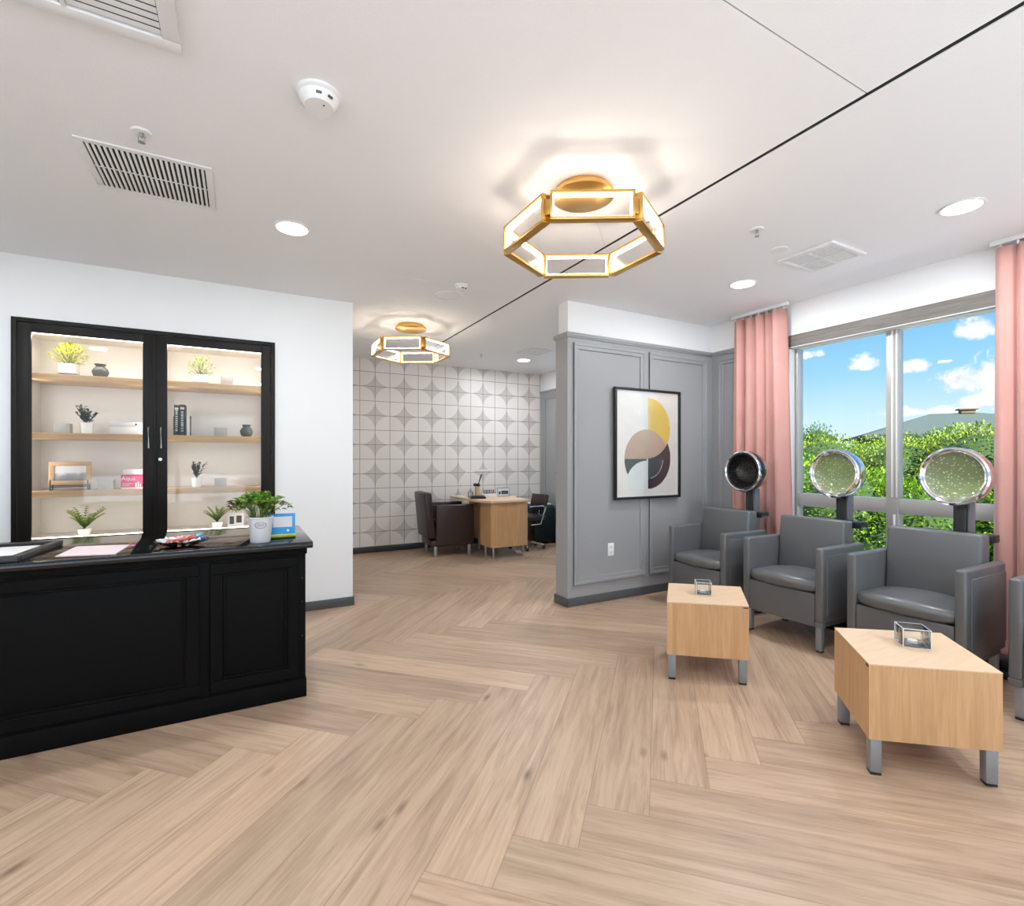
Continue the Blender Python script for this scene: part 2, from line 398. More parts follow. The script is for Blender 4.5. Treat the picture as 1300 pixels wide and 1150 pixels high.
b = B(); b.box(2.54, XR-.001, YG-.013, YG-.001, .001, .078, .003); b.box(2.539, 2.551, YG-.013, YG+.198, .001, .078, .003); b.box(2.54, XR-.001, YG+.186, YG+.198, .001, .078, .003); struct('baseboard_divider', b, W_BASE)
b = B(); b.box(XR-.013, XR-.001, -3.3, YG-.014, .001, .078, .003); b.box(XR-.013, XR-.001, YG+.2, YF-.02, .001, .078, .003); struct('baseboard_right', b, W_BASE)
# window wall
W1 = (-.35, 2.82); W2 = (-3.0, -.95); W3 = (4.1, 6.35); ZS, ZH = .46, 2.457
b = B(); TW = .2
for (y0, y1, z0, z1) in ((W1[1], W3[0], 0, CE), (W3[1], YF, 0, CE), (W3[0], W3[1], 0, ZS), (W3[0], W3[1], ZH, CE), (W1[0], W1[1], 0, ZS), (W1[0], W1[1], ZH, CE), (W2[1], W1[0], 0, CE), (W2[0], W2[1], 0, ZS), (W2[0], W2[1], ZH, CE), (YB, W2[0], 0, CE)):
    if z0 < 2.42 and z1 > 2.42:
        b.box(XR, XR+TW, y0, y1, z0, 2.42, mi=1); b.box(XR, XR+TW, y0, y1, 2.42, z1)
    else: b.box(XR, XR+TW, y0, y1, z0, z1, mi=0 if z0 > 2 else 1)
struct('wall_right', b, [W_WHITE, W_GRAY])
def window(n, y0, y1, mull):
    fr = B(); xf = XR+.085
    fr.box(xf, xf+.09, y0, y1, ZS, ZS+.06, .004); fr.box(xf, xf+.09, y0, y0+.05, ZS, ZH-.105, .004); fr.box(xf, xf+.09, y1-.035, y1, ZS, ZH-.105, .004)
    fr.box(xf+.01, xf+.1, y0, y1, .893, 1.008, .005)
    for ym in mull:
        fr.box(xf, xf+.085, ym-.0425, ym+.0425, ZS, ZH-.105, .004)
        fr.box(xf-.012, xf, ym-.012, ym+.002, 1.02, ZH-.12, .002, mi=1); fr.box(xf-.008, xf, ym-.038, ym-.028, 1.02, ZH-.12, .002, mi=1)
        fr.box(xf-.012, xf, ym-.026, ym-.012, .70, .885, .002, mi=1)
    o = struct('window_%d' % n, fr, [ALU, ALUW])
    g = B(); g.box(xf+.045, xf+.051, y0+.02, y1-.02, ZS+.03, ZH-.11); g.build('glass_pane', WINGLASS, o)
    h = B(); h.box(XR-.004, XR+.16, y0, y1, ZH-.107, ZH-.001, .003); h.build('header_beam', HEADER, o)
    h = B(); h.box(XR-.006, XR+.02, y0+.002, y1-.002, ZH-.116, ZH-.108, .002); h.box(XR+.05, XR+.17, y0, y1, ZH-.116, ZH-.108, .002); h.build('header_strip', TRIMW, o)
    s = B(); s.box(XR-.03, XR+.10, y0-.03, y1+.03, ZS-.03, ZS-.001, .006); s.build('window_sill', TRIMW, o)
    j = B(); j.box(XR-.001, XR+.08, y1-.012, y1-.001, ZS, ZH-.12, .002); j.build('jamb_lining', TRIMW, o)
window(1, W1[0], W1[1], (2.025, .98)); window(2, W2[0], W2[1], (-1.97,)); window(5, W3[0], W3[1], (5.2,))  # the last two windows are unseen, added for their daylight

# ------------------------------------------------------------------ built-in display cabinet
cab = thing('display_cabinet', 'black framed display cabinet with two lit glass doors in white wall', 'cabinet', (0, YC, 0))
x0, x1 = CX0, CX1; D = .385
b = B()
b.box(x0, x0+.03, -.022, .04, CZ0, CZ1, .003); b.box(x1-.03, x1, -.022, .04, CZ0, CZ1, .003); b.box(x0+.03, x1-.03, -.022, .04, CZ1-.03, CZ1, .003); b.box(x0+.03, x1-.03, -.022, .04, CZ0, CZ0+.03, .003)
b.build('casing', CABB, cab)
IN = mat('cabinet inside white', (.78, .77, .75), .55)
b = B(); b.box(x0+.032, x1-.032, D-.01, D, CZ0+.032, CZ1-.032); b.box(x0+.032, x0+.05, .03, D-.012, CZ0+.032, CZ1-.032); b.box(x1-.05, x1-.032, .03, D-.012, CZ0+.032, CZ1-.032)
b.box(x0+.052, x1-.052, .03, D-.012, 2.224, CZ1-.032); b.box(x0+.052, x1-.052, .03, D-.012, CZ0+.034, .755); b.box(-.591, -.573, .03, D-.012, .756, 2.223)
b.build('carcass', IN, cab)
for sx, (a0, a1) in (('L', (x0+.034, -.584)), ('R', (-.576, x1-.034))):
    dr = B(); w = .072
    dr.box(a0, a0+w, -.03, -.005, .70, 2.266, .003); dr.box(a1-w, a1, -.03, -.005, .70, 2.266, .003); dr.box(a0+w, a1-w, -.03, -.005, 2.205, 2.266, .003); dr.box(a0+w, a1-w, -.03, -.005, .70, .762, .003)
    d = dr.build('door', CABB, cab)
    g = B(); g.box(a0+w-.008, a1-w+.008, -.02, -.015, .755, 2.212); g.build('glass_pane', CABGLASS, d)
    hx = -.617 if sx == 'L' else -.539
    h = B(); h.tube([(hx, -.03, 1.41), (hx, -.055, 1.405), (hx, -.055, 1.56), (hx, -.03, 1.555)], .0055, 8); h.build('handle', CHROME, d)['label'] = 'polished chrome pull handle'
    if sx == 'R':
        h = B(); h.cyl((0, 0, 0), .012, .008, 20, m=T(-.546, -.03, 1.32) @ RX(PI/2)); h.build('lock', CHROME, d)['label'] = 'round chrome lock'
b = B(); b.box(-.589, -.571, -.036, -.0305, .70, 2.266, .002); b.build('meeting_stile', CABB, cab)
for zz in (1.935, 1.51, 1.092):
    for a0, a1 in ((x0+.052, -.593), (-.571, x1-.052)):
        s = B(); s.box(a0, a1, .045, D-.013, zz-.045, zz, .003); s.build('shelf', OAK_SHELF, cab)
for a0, a1 in ((x0+.07, -.60), (-.56, x1-.07)):
    for z0, z1 in ((2.210, 2.223), (.756, .763)):
        s = B(); s.box(a0, a1, .032, .046 if z0 > 1 else .04, z0, z1); s.build('led_strip', LEDC, cab)

for xs in (x0+.056, -.602, -.560, x1-.056):
    s = B(); s.box(xs-.003, xs+.003, .034, .046, .80, 2.19); s.build('led_strip', LEDC, cab)

# ------------------------------------------------------------------ plants and small things
def leafmat(name, cols, rough=.5, trans=.25):
    m, nt, b = newmat(name)
    at = nt.nodes.new('ShaderNodeAttribute'); at.attribute_name = 'rnd'
    n = len(cols); c = ramp(nt, at.outputs['Fac'], [(i/(n-1), cols[i]) for i in range(n)])
    nt.links.new(c, b.inputs['Base Color']); b.inputs['Roughness'].default_value = rough
    b.inputs['Specular IOR Level'].default_value = .3
    if trans:
        tr = nt.nodes.new('ShaderNodeBsdfTranslucent'); nt.links.new(c, tr.inputs[0]); mx = nt.nodes.new('ShaderNodeMixShader'); mx.inputs[0].default_value = trans
        out = nt.nodes['Material Output']; nt.links.new(b.outputs[0], mx.inputs[1]); nt.links.new(tr.outputs[0], mx.inputs[2]); nt.links.new(mx.outputs[0], out.inputs[0])
    return m
LF_YEL = leafmat('yellow green leaves', [(.16, .24, .03), (.42, .48, .05), (.75, .68, .08), (.80, .74, .14)])
LF_GRN = leafmat('fern leaves', [(.05, .16, .03), (.22, .36, .05), (.5, .56, .10)])
LF_DRK = leafmat('dark leaves', [(.012, .02, .014), (.035, .05, .035), (.06, .075, .055)], trans=.05)
LF_MIX = leafmat('green and red coleus leaves', [(.03, .13, .015), (.10, .30, .03), (.22, .42, .05), (.34, .50, .06), (.16, .06, .025), (.07, .022, .018)])
LF_WHT = leafmat('pale green leaves', [(.15, .25, .05), (.45, .55, .15), (.75, .75, .45), (.3, .4, .08)])
STEM = mat('green stem', (.08, .13, .03), .6)
SOIL = mat('dark soil', (.03, .022, .015), .9)

def leaves_mesh(name, items, m, parent=None, loc=None, fold=.25):
    """items: (pos, dir, length, width, rnd). One two-sided folded leaf of six triangles each."""
    vs, fs, rn = [], [], []
    for p, d, L, w, r in items:
        d = d.normalized(); s = d.cross(Vector((0, 0, 1)))
        if s.length < .05: s = Vector((1, 0, 0))
        s.normalize(); u = s.cross(d).normalized(); k = len(vs)
        dr = -u*L*.12
        vs += [p, p+d*L*.4 + s*w*.5 + u*w*fold, p+d*L*.45, p+d*L*.4 - s*w*.5 + u*w*fold, p+d*L + dr]
        fs += [(k, k+1, k+2), (k, k+2, k+3), (k+1, k+4, k+2), (k+2, k+4, k+3)]; rn += [r]*4
    me = bpy.data.meshes.new(name); me.from_pydata([tuple(v) for v in vs], [], fs); me.update()
    at = me.attributes.new('rnd', 'FLOAT', 'FACE'); at.data.foreach_set('value', rn)
    me.materials.append(m); o = bpy.data.objects.new(name, me); COL.objects.link(o)
    if parent: o.parent = parent
    if loc is not None: o.location = loc
    return o
def rdir(rnd, up=.2):
    a = rnd.uniform(0, 2*PI); z = rnd.uniform(-.4, 1)*1 + up; return Vector((math.cos(a), math.sin(a), z)).normalized()

def round_pot(root, r0, r1, h, m, seg=28, soil=True):
    b = B(); b.lathe([(0.001, 0), (r0*.92, 0), (r0, .003), (r1, h), (r1*.93, h), (r0*.93, h*.25), (.001, h*.25)], seg); p = b.build('pot', m, root)
    if soil: s = B(); s.cyl((0, 0, h*.75), r1*.88, h*.12, 20); s.build('soil', SOIL, p)
    return p
def bushy_plant(label, loc, w, d, h, pot, leaf, n, ll, lw, seed, group=None, rect=None, name='potted_plant', droop=0):
    rnd = random.Random(seed); root = thing(name, label, 'plant', loc, group=group)
    ph = pot[2]
    if rect:
        b = B(); t = .004; W_, D_ = rect
        b.box(-W_/2, W_/2, -D_/2, D_/2, 0, ph*.2, .002); b.box(-W_/2, -W_/2+t, -D_/2, D_/2, 0, ph, .001); b.box(W_/2-t, W_/2, -D_/2, D_/2, 0, ph, .001); b.box(-W_/2, W_/2, -D_/2, -D_/2+t, 0, ph, .001); b.box(-W_/2, W_/2, D_/2-t, D_/2, 0, ph, .001)
        p = b.build('pot', WHITEC, root); s = B(); s.box(-W_/2+t, W_/2-t, -D_/2+t, D_/2-t, ph*.2, ph*.8); s.build('soil', SOIL, p)
    else: round_pot(root, pot[0], pot[1], ph, WHITEC)
    its = []; st = B()
    for i in range(n):
        a = rnd.uniform(0, 2*PI); e = math.sqrt(rnd.random()); zz = rnd.random()
        rr = (.35+.65*math.sin(PI*min(1, zz*.9+.12)))*e
        p = Vector((math.cos(a)*rr*w/2, math.sin(a)*rr*d/2, ph*.9 + zz*h))
        dd = (Vector((p.x, p.y, (p.z-ph)*.6 + .01 - droop)).normalized() + Vector((rnd.uniform(-.5, .5), rnd.uniform(-.5, .5), rnd.uniform(-.3, .5)))).normalized()
        its.append((p, dd, ll*rnd.uniform(.7, 1.25), lw*rnd.uniform(.8, 1.2), rnd.random()))
        if i % 8 == 0: st.tube([(rnd.uniform(-.3, .3)*pot[1]*.5, 0, ph*.7), tuple(p*.6 + Vector((0, 0, ph*.4))), tuple(p)], .0012, 5)
    leaves_mesh('foliage', its, leaf, root); st.build('stem', STEM, root)
    return root
def fern(label, loc, spread, h, seed, pot=(.035, .045, .05), n=17, group=None, leaf=None, upright=.5):
    rnd = random.Random(seed); root = thing('potted_fern', label, 'plant', loc, group=group)
    round_pot(root, *pot, WHITEC); its = []; st = B()
    for i in range(n):
        a = 2*PI*i/n + rnd.uniform(-.25, .25); k = rnd.uniform(.55, 1); L = spread*k; hh = h*rnd.uniform(.6, 1)
        pts = []
        for s in range(9):
            t = s/8; pts.append(Vector((math.cos(a)*L*t**1.15, math.sin(a)*L*t**1.15, pot[2]*.85 + hh*(t*1.35 - .45*t*t*(1.3-upright)))))
        st.tube([tuple(p) for p in pts], .0010, 5)
        for s in range(1, 9):
            tdir = (pts[s]-pts[s-1]).normalized(); side = tdir.cross(Vector((0, 0, 1))).normalized(); ll = .044*(1-.5*s/8)*(h/.17)
            for q in (-1, 1):
                its.append((pts[s], (side*q*.9 + tdir*.7 + Vector((0, 0, .25))).normalized(), ll, .017*(h/.17), min(1, max(0, s/8*.8 + rnd.uniform(-.2, .2)))))
    leaves_mesh('foliage', its, leaf or LF_GRN, root); st.build('stem', STEM, root); return root
def twig(label, loc, w, h, seed, pot, group=None):
    rnd = random.Random(seed); root = thing('potted_plant', label, 'plant', loc, group=group); round_pot(root, *pot, WHITEC); its = []; st = B()
    for i in range(15):
        a = rnd.uniform(0, 2*PI); L = w/2*rnd.uniform(.35, 1); hh = h*rnd.uniform(.5, 1)
        p0 = Vector((0, 0, pot[2]*.8)); p2 = Vector((math.cos(a)*L, math.sin(a)*L*.8, pot[2]+hh)); p1 = (p0+p2)/2 + Vector((0, 0, hh*.1))
        st.tube([tuple(p0), tuple(p1), tuple(p2)], .0012, 5)
        for s in range(9):
            t = .25+.75*s/8; p = p0.lerp(p2, t); its.append((p, (rdir(rnd) + (p2-p0).normalized()*.4), .026, .019, rnd.random()))
    leaves_mesh('foliage', its, LF_DRK, root); st.build('stem', BLACKM, root); return root
SY = 4.80
Zs = (1.936, 1.511, 1.093, .7555)
bushy_plant('yellow green bushy plant in white planter on left top shelf', (-1.122, SY, Zs[0]), .225, .13, .15, (.05, .05, .09), LF_YEL, 330, .026, .014, 1, rect=(.105, .08))
bushy_plant('pale yellow flowering plant in white planter on right top shelf', (-.295, SY, Zs[0]), .20, .12, .145, (.05, .05, .075), LF_WHT, 260, .024, .013, 2, rect=(.11, .08))
twig('sprigs of dark leaves in white pot on second left shelf', (-1.02, SY, Zs[1]), .15, .125, 3, (.036, .041, .082))
twig('small dark leafy plant in white pot on third right shelf', (-.322, SY, Zs[2]), .13, .12, 4, (.033, .038, .078))
fern('light green fern in white pot at left cabinet bottom', (-1.03, SY-.02, Zs[3]), .135, .155, 5)
fern('light green fern in white pot at right cabinet bottom', (-.178, SY-.02, Zs[3]), .105, .125, 6)
def vase(label, loc, r, h, seed=0):
    b = B(); b.lathe([(.001, 0), (r*.55, 0), (r*.8, h*.12), (r, h*.42), (r*.85, h*.64), (r*.52, h*.80), (r*.52, h*.86), (r*.72, h), (r*.64, h), (r*.44, h*.86), (r*.44, h*.8), (r*.7, h*.6), (r*.6, h*.2), (.001, h*.1)], 26)
    o = b.build('round_vase', GREYV, loc=loc, angle=60); return tag(o, label, 'vase')
vase('round dark grey vase beside the yellow plant on left top shelf', (-.94, SY, Zs[0]), .053, .103)
vase('round dark grey vase at right end of second right shelf', (.035, SY, Zs[1]), .050, .102)
def tealight(label, loc, w=.09, h=.072):
    root = thing('square_candle_box', label, 'candle', loc, group=None)
    t = .005; b = B(); b.box(-w/2, w/2, -.04, .04, 0, .01, .002)
    for a in ((-w/2, -w/2+t, -.04, .04), (w/2-t, w/2, -.04, .04), (-w/2+t, w/2-t, -.04, -.04+t), (-w/2+t, w/2-t, .04-t, .04)): b.box(a[0], a[1], a[2], a[3], .01, h, .001)
    b.build('box', STONE, root); c = B(); c.box(-w/2+.008, w/2-.008, -.032, .032, .0105, h*.75, .004); c.build('wax', PAPER, root)
    return root
tealight('grey square candle box at left end of second left shelf', (-1.155, SY, Zs[1]))
tealight('grey square candle box on third left shelf beside wooden photo frame', (-.903, SY, Zs[2]))
tealight('grey square candle box right of the plant on right top shelf', (-.109, SY, Zs[0]))
tealight('grey square candle box between bookend and vase on second right shelf', (-.155, SY, Zs[1]))
tealight('grey square candle box on third right shelf beside dark plant', (-.155, SY, Zs[2]), .085)
# white card box
w = thing('white_box', 'white gift box with small dark button on second left shelf', 'box', (-.779, SY, Zs[1]))
b = B(); b.box(-.098, .098, -.03, .03, 0, .062, .003); b.build('box', PAPER, w); b = B(); b.box(-.10, .10, -.032, .032, .0625, .095, .003); b.build('lid', PAPER, w)
b = B(); b.cyl((0, 0, 0), .007, .004, 14, m=T(.062, -.032, .078) @ RX(PI/2)); b.build('button', BLACKP, w)['label'] = 'dark round button'
# wooden photo frame on a black stand
w = thing('photo_frame', 'light wood photo frame with grey landscape on black stand', 'picture frame', (-1.115, SY, Zs[2])); w.rotation_euler = (0, 0, .05)
RXm = T(0, 0, .035) @ RX(-.12); RXm = T(0, -.01, .04) @ RX(-.13)
b = B()
for a in ((-.12, .12, 0, .03), (-.12, .12, .14, .17), (-.12, -.09, .03, .14), (.09, .12, .03, .14)): b.box(a[0], a[1], -.008, .012, a[2], a[3], .002, m=RXm)
b.build('frame', OAK_SHELF, w)
def landscape():
    m, nt, bs = newmat('misty landscape print'); tc = nt.nodes.new('ShaderNodeTexCoord'); sp = nt.nodes.new('ShaderNodeSeparateXYZ'); nt.links.new(tc.outputs['Object'], sp.inputs[0])
    n = nt.nodes.new('ShaderNodeTexNoise'); n.inputs['Scale'].default_value = 14; n.inputs['Detail'].default_value = 5; nt.links.new(tc.outputs['Object'], n.inputs['Vector'])
    f = M2(nt, 'ADD', M2(nt, 'MULTIPLY', sp.outputs[2], 5.5), M2(nt, 'MULTIPLY', n.outputs['Fac'], .5))
    nt.links.new(ramp(nt, f, [(.45, (.32, .32, .33)), (.62, (.16, .17, .19)), (.85, (.35, .37, .40)), (.97, (.8, .8, .8))]), bs.inputs['Base Color']); return m
b = B(); b.box(-.09, .09, -.001, .004, .03, .14, m=RXm); b.build('print', landscape(), w)
b = B()
for sx in (-.105, .105): b.box(sx-.004, sx+.004, -.04, -.034, 0, .075, .001); b.box(sx-.004, sx+.004, -.04, .05, 0, .006, .001); b.box(sx-.004, sx+.004, .03, .036, 0, .11, .001)
b.box(-.105, .105, -.039, -.035, .022, .028, .001); b.box(-.105, .105, -.035, .03, .03, .036, .001); b.build('stand', BLACKM, w)
# magenta box with words
w = thing('magenta_box', 'magenta printed box with white lettering on third left shelf', 'box', (-.742, SY-.01, Zs[2]))
b = B(); b.box(-.068, .068, -.03, .03, 0, .108, .002); b.box(-.068, .068, -.0305, .03, .0, .012, .001, mi=1); b.build('carton', [MAGENTA, PAPER], w)
b = B(); b.box(-.055, .06, -.028, .028, .1085, .15, .003); b.build('lid', TRIMW, w)
def text(s, size, m, parent, loc, rot, name='lettering', ext=.0006):
    cu = bpy.data.curves.new(name, 'FONT'); cu.body = s; cu.size = size; cu.extrude = ext; cu.align_x = 'CENTER'; cu.align_y = 'CENTER'
    o = bpy.data.objects.new(name, cu); COL.objects.link(o)
    dg = bpy.context.evaluated_depsgraph_get(); me = bpy.data.meshes.new_from_object(o.evaluated_get(dg)); bpy.data.objects.remove(o)
    me.materials.clear(); me.materials.append(m); o = bpy.data.objects.new(name, me); COL.objects.link(o)
    o.parent = parent; o.location = loc; o.rotation_euler = rot; return o
text('Aqua', .042, PAPER, w, (-.022, -.0315, .078), (PI/2, 0, 0))
b = B(); b.box(-.06, .002, -.0315, -.0305, .036, .044); b.box(-.06, -.015, -.0315, -.0305, .022, .029); b.build('printed_lines', mat('pink print', (.8, .25, .35), .4), w)
b = B(); b.box(.02, .03, -.0315, -.0305, .013, .045); b.box(.036, .044, -.0315, -.0305, .013, .055); b.box(.05, .056, -.0315, -.0305, .013, .04); b.build('printed_bottles', PAPER, w)
# books between metal bookends
BK = mat('black book cloth', (.015, .017, .018), .45); SIL = mat('silver foil print', (.5, .52, .5), .35)
def book(label, x, th, h, seed):
    w = thing('book', label, 'book', (x, SY, Zs[1]+.0015), group='black books between bookends'); b = B()
    b.box(-th/2, th/2, -.07, -.066, 0, h, .001); b.box(-th/2, -th/2+.0025, -.07, .07, 0, h, .001); b.box(th/2-.0025, th/2, -.07, .07, 0, h, .001); b.build('cover', BK, w)
    p = B(); p.box(-th/2+.003, th/2-.003, -.065, .066, .003, h-.003); p.build('pages', PAPER, w); rnd = random.Random(seed)
    s = B(); z = .03
    while z < h-.05:
        s.box(-th*.2, th*.2, -.0708, -.0700, z, z+.008); z += rnd.uniform(.012, .02)
    s.box(-th*.35, th*.35, -.0708, -.07, h-.04, h-.022); s.build('spine_lettering', SIL, w); return w
book('black hardback book at left of the pair, thin lettering on spine', -.4535, .034, .238, 1)
book('black hardback book at right of the pair, nearest open bookend', -.4155, .038, .243, 2)
def bookend(label, x, s):
    b = B(); b.box(-.0015, .0015, -.05, .05, 0, .145, .0005); b.ball((0, 0, .15), .010, 12, (.6, 1, 1)); b.box(0 if s > 0 else -.10, .10 if s > 0 else 0, -.045, .045, 0, .0012)
    return tag(b.build('bookend', BLACKM, loc=(x, SY, Zs[1])), label, 'bookend')
bookend('black metal bookend pressed against left side of black books', -.4755, 1)
bookend('black metal bookend standing apart right of the black books', -.365, 1)
# folded leaflet in the right bottom
w = thing('folded_leaflet', 'white folded leaflet with dark pictures at right cabinet bottom', 'leaflet', (-.045, SY, Zs[3]))
b = B(); b.box(-.06, .06, 0, .0012, 0, .11, m=RX(-.25) @ RZ(.1)); b.box(-.06, .06, 0, .0012, 0, .11, m=T(0, .055, 0) @ RX(.25) @ RZ(.1)); b.build('sheet', PAPER, w)
b = B(); b.box(-.045, -.012, -.0008, 0, .02, .085, m=RX(-.25) @ RZ(.1)); b.box(.005, .045, -.0008, 0, .03, .09, m=RX(-.25) @ RZ(.1)); b.build('picture', GREYV, w)

# ------------------------------------------------------------------ reception counter
dk = thing('reception_counter', 'long black panelled reception counter with polished top', 'counter', (0, 3.33, 0))
fy = 2.99-3.33
b = B(); b.box(-2.75, .313, fy, .33, .0, .832, .002); b.build('body', DESKB, dk)
b = B(); b.box(-2.78, .345, -.40, .37, .833, .869, .004, 2); b.build('countertop', DESKTOP, dk)['label'] = 'polished black stone top'
b = B(); b.box(-2.755, .318, fy-.006, .335, 0.001, .100, .003); b.build('plinth', DESKB, dk)
b = B(); b.box(-2.755, .320, fy-.012, .335, .795, .830, .004); b.build('top_rail', DESKB, dk)
def desk_panel(a0, a1, z0=.122, z1=.785, w=.056):
    b = B()
    for (p, q, r_, s) in ((a0, a1, z0, z0+w), (a0, a1, z1-w, z1), (a0, a0+w, z0+w, z1-w), (a1-w, a1, z0+w, z1-w)): b.box(p, q, fy-.018, fy-.001, r_, s, .003, 1)
    w2 = .014; i = w
    for (p, q, r_, s) in ((a0+i, a1-i, z0+i, z0+i+w2), (a0+i, a1-i, z1-i-w2, z1-i), (a0+i, a0+i+w2, z0+i+w2, z1-i-w2), (a1-i-w2, a1-i, z0+i+w2, z1-i-w2)): b.box(p, q, fy-.010, fy-.001, r_, s, .004, 2)
    for sz in (.14, .18, .22, .26): pass
    b.build('panel', DESKB, dk)
desk_panel(-.142, .276); desk_panel(-1.62, -.19); desk_panel(-2.70, -1.67)
SCR = mat('screw cap grey', (.05, .05, .05), .4)
for z in (.34, .53, .66):
    b = B(); b.cyl((0, 0, 0), .0035, .003, 8, m=T(.296, fy, z) @ RX(PI/2)); b.build('screw_cap', SCR, dk)
TZ = .8695
# flower pot on the counter
w = thing('flower_bucket', 'green and red leafy plant in white metal bucket on black counter', 'plant', (.09, 3.045, TZ))
POTW = mat('pale grey enamel', (.66, .67, .70), .35)
b = B(); b.lathe([(.001, 0), (.047, 0), (.050, .004), (.062, .128), (.066, .130), (.067, .136), (.064, .139), (.060, .136), (.046, .03), (.001, .03)], 36); pot = b.build('bucket', POTW, w)
b = B()
aang = math.atan2(-3.045, -.09)
for (r0, mi, n0) in ((1., 0, 40),):
    pts = []
    for i in range(n0+1):
        t = 2*PI*i/n0; du, dz = .027*math.cos(t), .0165*math.sin(t); z = .097+dz; rr = .050+.012*(z-.004)/.124+.001; a = aang + du/rr
        pts.append((rr*math.cos(a), rr*math.sin(a), z))
    b.tube(pts, .0013, 5)
for k, zz in enumerate((.101, .094)):
    pts = []
    for i in range(16):
        du = -.017+.034*i/15; z = zz+.002*math.sin(i*1.9+k); rr = .050+.012*(z-.004)/.124+.001; a = aang+du/rr
        pts.append((rr*math.cos(a), rr*math.sin(a), z))
    b.tube(pts, .0008, 4)
b.build('oval_mark', mat('dark print', (.12, .13, .15), .5), pot)
b = B(); b.cyl((0, 0, .10), .056, .015, 24); b.build('soil', SOIL, pot)
rnd = random.Random(11); its = []; st = B()
for i in range(42):
    a = rnd.uniform(0, 2*PI); e = rnd.random()**.6; L = e*.135; hh = .05+.11*(1-e*.62)*rnd.uniform(.7, 1.1)
    if abs(math.sin(a)) > .7: L *= .75
    p0 = Vector((math.cos(a)*.03, math.sin(a)*.03, .11)); p2 = Vector((math.cos(a)*L, math.sin(a)*L, .115+hh)); p1 = (p0+p2)/2+Vector((0, 0, .02))
    st.tube([tuple(p0), tuple(p1), tuple(p2)], .0016, 5)
    for j in range(9):
        p = p2 + Vector((rnd.uniform(-.022, .022), rnd.uniform(-.022, .022), rnd.uniform(-.03, .016)))
        dd = Vector((p.x*5+rnd.uniform(-.6, .6), p.y*5+rnd.uniform(-.6, .6), rnd.uniform(-.25, .55)))
        c_ = rnd.random()*.66
        if e > .72 and rnd.random() < .55: c_ = rnd.uniform(.78, 1)
        its.append((p, dd, .031*rnd.uniform(.7, 1.2), .027*rnd.uniform(.7, 1.2), c_))
leaves_mesh('foliage', its, LF_MIX, w); st.build('stem', STEM, w)
# blue card on a small stack of pads
BLUE = mat('bright blue card', (.02, .30, .72), .35); YEL = mat('yellow card', (.75, .70, .03), .4); LIME = mat('lime green card', (.30, .48, .03), .4)
def pad(label, z, h, m, x=.205):
    b = B(); b.box(-.072, .068, -.045, .045, 0, h, .001); return tag(b.build('note_pad', m, loc=(x, 3.15, z)), label, 'note pad')
pad('black note pad at bottom of the stack beside white bucket', TZ, .009, BLACKP); pad('lime green note pad in middle of stack beside white bucket', TZ+.0092, .008, LIME); pad('yellow note pad on top of the stack beside white bucket', TZ+.0175, .006, YEL)
w = thing('blue_card', 'bright blue framed card with white centre leaning behind bucket', 'card', (.205, 3.12, TZ+.0237), rz=-.08)
cm = RX(-.2)
b = B(); b.box(-.066, .066, -.002, .0, 0, .118, .001, m=cm); b.build('sheet', BLUE, w)
b = B(); b.box(-.05, .05, -.0028, -.0021, .040, .100, m=cm); b.cyl((0, 0, 0), .007, .0008, 14, m=cm @ T(.028, -.0021, .02) @ RX(PI/2)); b.build('white_label', PAPER, w)
b = B(); b.box(-.05, .05, .0, .03, .0, .004); b.box(-.05, .05, .001, .004, 0, .09, m=T(0, .03, 0) @ RX(.15)); b.build('easel_back', BLUE, w)
# glass dish with wrapped sweets
DX, DY = -.272, 3.075
w = thing('glass_dish', 'clear glass leaf-shaped dish of wrapped sweets on black counter', 'dish', (DX, DY, TZ))
b = B(); bm = b.bm; NR, NS = 7, 40; rings = []
for i in range(NR):
    t = i/(NR-1); ring_ = []
    for k in range(NS):
        a = 2*PI*k/NS; lob = 1+.12*math.cos(7*a)*t; R_ = (.035+.065*t)*lob; z = .004+.030*t**2+.004*math.cos(7*a)*t
        ring_.append(bm.verts.new((R_*1.15*math.cos(a), R_*.9*math.sin(a), z)))
    rings.append(ring_)
for a_, b_ in zip(rings, rings[1:]):
    for k in range(NS): f = bm.faces.new((a_[k], a_[(k+1) % NS], b_[(k+1) % NS], b_[k])); f.smooth = True
bm.faces.new(rings[0][::-1])
o = b.build('bowl', glassmat('dish glass', (.97, .98, .98), .12, .05), w, angle=0)
sol = o.modifiers.new('t', 'SOLIDIFY'); sol.thickness = .003; sol.offset = -1
CAND = [((.75, .76, .78), 'white'), ((.62, .10, .08), 'red'), ((.70, .22, .16), 'coral'), ((.07, .14, .30), 'navy blue'), ((.18, .50, .68), 'light blue'), ((.68, .42, .42), 'pink')]
cm_ = [mat(n+' wrapper', c, .3, metal=.2) for c, n in CAND]
rnd = random.Random(5); made = {}
spots = [(-.085, -.005, 0, .030), (-.052, -.030, 1, .021), (-.055, .024, 5, .021), (-.018, -.034, 2, .018), (-.018, .018, 1, .016), (.018, -.018, 5, .016), (.020, .034, 3, .020), (.052, -.024, 0, .022), (.054, .018, 4, .022), (.086, .006, 3, .032),
         (-.040, -.006, 0, .037), (-.002, -.010, 2, .034), (.004, .030, 0, .036), (.036, .002, 1, .036), (.068, .028, 4, .040), (-.028, .034, 1, .036)]
